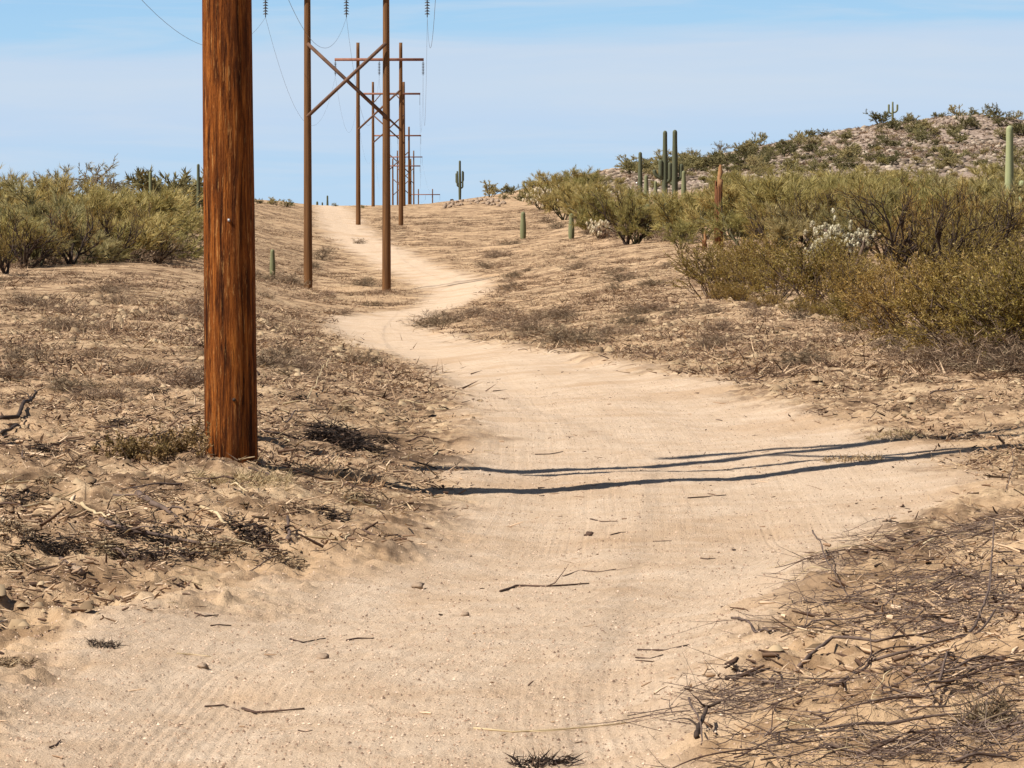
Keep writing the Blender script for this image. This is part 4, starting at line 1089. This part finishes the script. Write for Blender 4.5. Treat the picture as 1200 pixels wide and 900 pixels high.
piles = [ # centre px,row, spread px,row, count, slope px->row of the pile, length, thickness
 (1090, 640, 110, 12, 34, -.18, (.3, .9), .0042, 'heap nearest the pole shadows on the right bank'),
 (1060, 700, 120, 12, 40, -.20, (.3, 1.0), .0046, 'long middle heap on the right bank'),
 (1120, 722, 70, 10, 20, -.1, (.3, .8), .0046, 'dark lower edge of the long right heap'),
 (885, 832, 62, 9, 18, .02, (.2, .5), .0036, 'flat scatter at the bottom right of the road'),
 (945, 885, 75, 12, 20, -.12, (.2, .55), .0042, 'debris heap along the bottom picture edge'),
 (1130, 800, 60, 25, 24, -.2, (.25, .7), .0052, 'sandy slope at the right picture edge'),
 (1120, 880, 70, 14, 20, -.1, (.2, .5), .0052, 'bottom right corner debris')]
for (cx, cy, sx, sy, cnt, sl, Lr, r, where) in piles:
    for k in range(cnt):
        px = cx + rng.gauss(0, sx * .6); row = cy + (px - cx) * sl + rng.gauss(0, sy)
        p = hit(px - 30, min(row, 930))
        free_branch(rng, p, rng.gauss(.45, .5) + (math.pi if rng.random() < .25 else 0), rng.uniform(*Lr) * .9, r * rng.choice([.4, .45, .5, .6, .7, .8, 1.15]), M['branch'] if rng.random() < .72 else (M['stick'] if rng.random() < .75 else M['pale_wood']),
                    'thin dead branch lying in the ' + where, 'branches in the ' + where, .07)
for i in range(46):                                     # branches about the left bank and the far right
    if i < 30: px, row = rng.uniform(-20, 480), rng.uniform(455, 660)
    else: px, row = rng.uniform(700, 1180), rng.uniform(415, 470)
    p = hit(px, row)
    if float(road_mask(np.array([p.x]), np.array([p.y]))[0]) > .4: continue
    free_branch(rng, p, rng.uniform(0, 6.28), rng.uniform(.2, .6), rng.uniform(.005, .011), rng.choice([M['branch'], M['stick'], M['pale_wood'], M['branch']]),
                'small dead branch lying loose in the litter ' + ('of the left bank' if i < 30 else 'before the creosote row'), 'loose branches ' + ('on the left bank' if i < 30 else 'before the creosote row'), .05)
FT = [[], []]
for (cx, cy, sx, sy, cnt, sl, Lr, r, where) in piles:
    for k in range(17 if cy < 780 else 8):
        px = cx + rng.gauss(0, sx * .6); p = hit(px, min(cy + (px - cx) * sl + rng.gauss(0, sy), 930))
        m_ = rng.randrange(10, 60)
        FT[0] += [p.x + rng.gauss(0, .16) for _ in range(m_)]; FT[1] += [p.y + rng.gauss(0, .22) for _ in range(m_)]
X, Y = np.array(FT[0]), np.array(FT[1]); n = len(X)
twigs('fine_twigs', X, Y, rs.gamma(2.2, .05, n) + .05, rs.uniform(.0008, .0022, n), .22, M['branch_fine'], 'tangle of fine dry twigs lying between the branches of the right bank', .05)
# dark brush heap right of the pole, weed at its foot, small tufts
def tuft(name, px, row, h, rad, n, m, label, cat='shrub', group=None, seed=0, flat=.6, w=.0035):
    rs2 = np.random.RandomState(seed); p = hit(px, row)
    D = rs2.normal(size=(n, 3)); D[:, 2] = D[:, 2] * flat + .22 * (flat > .4)
    off = np.clip(rs2.normal(size=(n, 3)), -1.5, 1.5) * rad * np.array([.42, .42, 0])
    off[:, 2] = H(off[:, 0] + p.x, off[:, 1] + p.y) - p.z + rs2.uniform(0, 1, n) ** 1.5 * h * (.25 if flat > .4 else .6)
    mb = MB(); mb.blades(off, D, rs2.uniform(.3, 1.1, n) * h, rs2.uniform(.6, 1.6, n) * w, rs2)
    o = mb.build(name, m, None, False); o.location = p
    return tag(o, label, cat, group)
M['dark_twig'] = island_mat('dark_and_shaded_twigs', [(0, (.012, .008, .006)), (.7, (.045, .028, .02)), (1, (.13, .08, .05))], .9)  # near-black twigs; in the brush heap the colour also carries shade under the bank
tuft('brush_heap', 395, 520, .24, .34, 900, M['dark_twig'], 'brush heap right of the near pole, coloured near black for shade under the bank', 'brush heap', None, 1, .3, .006)
tuft('brush_heap', 425, 528, .16, .30, 400, M['dark_twig'], 'low dark end of the brush heap towards the road', 'brush heap', None, 2, .25, .005)
def weed(px, row, rad, h, n, label, seed):
    rs2 = np.random.RandomState(seed); p = hit(px, row); rng = random.Random(seed)
    root = empty('weed', p, label, 'weed'); st = MB(); lf = MB(); tips = []
    for k in range(30):
        a = rng.uniform(0, 6.28); t = rng.uniform(.3, 2.0)
        grow(rng, st, (max(-rad * .6, min(rad * .6, rng.gauss(0, rad * .3))), rng.gauss(0, rad * .25), -.03), (math.cos(a) * t, math.sin(a) * t, 1), h * rng.uniform(.5, .9), .004, 0, 1, tips, (5,), .7, .02, .4, .6, (4, 3))
    leaves(lf, tips, rs2, n, (.012, .04), (.003, .008), .9, .1, True)
    st.build('stems', M['cr_wood'], root); lf.build('foliage', M['weed'], root, False)
weed(205, 537, .5, .24, 26, 'low green brown weed growing at the left foot of the near pole', 3)
weed(160, 538, .4, .18, 18, 'low reddish weed left of the greener one near the pole', 4)
tuft('grass_tuft', 285, 566, .16, .5, 900, M['straw'], 'pale straw grass tuft on the mound in front of the near pole', 'grass', None, 5, .5)
tuft('grass_tuft', 400, 560, .15, .5, 900, M['straw'], 'straw grass tuft on the slope right of the near pole', 'grass', None, 6, .5)
tuft('grass_tuft', 1050, 512, .09, .42, 480, M['straw'], 'pale grass tuft crossed by the far pole shadow at right', 'grass', None, 7, .7)
tuft('grass_tuft', 1000, 540, .08, .38, 420, M['straw'], 'pale grass tuft crossed by the near pole shadow at right', 'grass', None, 8, .7)
tuft('grass_tuft', 15, 782, .07, .12, 260, M['litter'], 'small dry tuft at the left picture edge on the road edge', 'grass', None, 9, .6, .002)
tuft('grass_tuft', 122, 758, .06, .10, 220, M['dark_twig'], 'little dark tuft on the lower left bank', 'grass', None, 10, .6, .002)
tuft('grass_tuft', 1155, 850, .14, .12, 300, M['grey_twig'], 'grey brown stubble tuft at bottom right', 'grass', None, 11, .8, .003)
tuft('grass_tuft', 635, 895, .08, .16, 240, M['dark_twig'], 'dark twig tuft at the bottom picture edge right of centre', 'grass', None, 12, .5, .003)
for i, (px, row) in enumerate([(60, 565), (140, 628), (110, 640), (170, 655), (180, 585), (300, 640), (260, 655), (45, 640), (20, 660), (215, 655), (130, 650), (75, 650), (240, 640), (190, 640), (330, 655), (285, 625), (15, 625), (50, 530), (95, 545), (30, 590), (350, 600), (390, 610), (420, 590), (140, 500), (60, 480), (350, 470), (400, 480), (450, 520), (330, 440), (180, 460)]):
    tuft('brush_clump', px, row, .09 + .01 * (i % 4), .14 + .02 * (i % 5), 220, M['dark_twig'] if i % 2 else M['litter'], 'dark clump of shredded brush lying on the left bank around the near pole', 'brush clump', 'shredded brush clumps on the left bank', 20 + i, .3, .004)

for k_, (r_, kids_, zm_) in PROTO.items():
    if not USED[k_]:
        for q_ in kids_: bpy.data.objects.remove(q_)
        bpy.data.objects.remove(r_)

# ------------------------------------------------------------------ light, sky, camera
EL = 51.0
lx, ly = .866, .50
tr = Vector((lx * math.cos(R(EL)), ly * math.cos(R(EL)), -math.sin(R(EL))))
sun = bpy.data.lights.new('sun', 'SUN'); sun.energy = 5.0; sun.angle = R(.5); sun.color = (1, .955, .885)
so = bpy.data.objects.new('sun', sun); C.objects.link(so); so.rotation_euler = tr.to_track_quat('-Z', 'Y').to_euler(); so.location = (-40, -20, 60)

w = bpy.data.worlds.new('World'); scene.world = w; w.use_nodes = True
nt = w.node_tree; bg = nt.nodes['Background']
tc = nt.nodes.new('ShaderNodeTexCoord'); sp = nt.nodes.new('ShaderNodeSeparateXYZ'); nt.links.new(tc.outputs['Generated'], sp.inputs[0])
z2 = math_(nt, 'ADD', math_(nt, 'MULTIPLY', math_(nt, 'MAXIMUM', sp.outputs[2], 0.0), 1.6), .34)
cb = nt.nodes.new('ShaderNodeCombineXYZ'); nt.links.new(sp.outputs[0], cb.inputs[0]); nt.links.new(sp.outputs[1], cb.inputs[1]); nt.links.new(z2, cb.inputs[2])
nv = nt.nodes.new('ShaderNodeVectorMath'); nv.operation = 'NORMALIZE'; nt.links.new(cb.outputs[0], nv.inputs[0])
sky = nt.nodes.new('ShaderNodeTexSky'); sky.sky_type = 'NISHITA'; sky.sun_disc = False
sky.sun_elevation = R(EL); sky.sun_rotation = math.atan2(-lx, -ly); sky.air_density = 1.0; sky.dust_density = .6; sky.ozone_density = 1.5
nt.links.new(nv.outputs[0], sky.inputs[0])
# pale haze near the horizon with a soft level band of thin high cloud, giving way to the clear sky above
vm = mapping(nt, tc.outputs['Generated'], (4, 4, 60))
vn = noise(nt, vm, 1.0, 5, .55)
edge = math_(nt, 'ADD', sp.outputs[2], math_(nt, 'MULTIPLY', math_(nt, 'SUBTRACT', vn, .5), .016))
edge = math_(nt, 'SUBTRACT', edge, math_(nt, 'MULTIPLY', sp.outputs[0], .018))
band = ramp(nt, math_(nt, 'MULTIPLY', edge, 10.0), [(0.05, (7.0, 9.6, 12.2)), (.20, (6.7, 9.4, 12.2)), (.30, (7.6, 9.6, 12.1)), (.40, (8.2, 9.9, 11.9)), (.497, (7.8, 9.7, 12.0)), (.54, (5.6, 9.1, 12.4)), (1.0, (4.0, 7.8, 12.2))])
wisp = noise(nt, mapping(nt, tc.outputs['Generated'], (9, 9, 110)), 1.0, 5, .6, .6)
band = mix(nt, ramp(nt, wisp, [(.46, 0), (.68, .45)]), band, (9.0, 10.2, 11.6))
veil = ramp(nt, sp.outputs[2], [(0.0, .9), (.09, .88), (.14, .3), (.22, 0)])
col = mix(nt, veil, sky.outputs[0], band)
nt.links.new(col, bg.inputs[0]); bg.inputs[1].default_value = .055

cam = bpy.data.cameras.new('camera'); co = bpy.data.objects.new('camera', cam); C.objects.link(co)
cam.sensor_width = 36; cam.lens = 36 * FPX / 1200; cam.clip_start = .1; cam.clip_end = 20000
co.location = (0, 0, EYE); co.rotation_euler = (math.pi / 2 - PITCH, 0, 0)
scene.camera = co
scene.view_settings.view_transform = 'Standard'; scene.view_settings.look = 'None'; scene.view_settings.exposure = .50; scene.view_settings.gamma = 1
scene.view_settings.use_curve_mapping = False
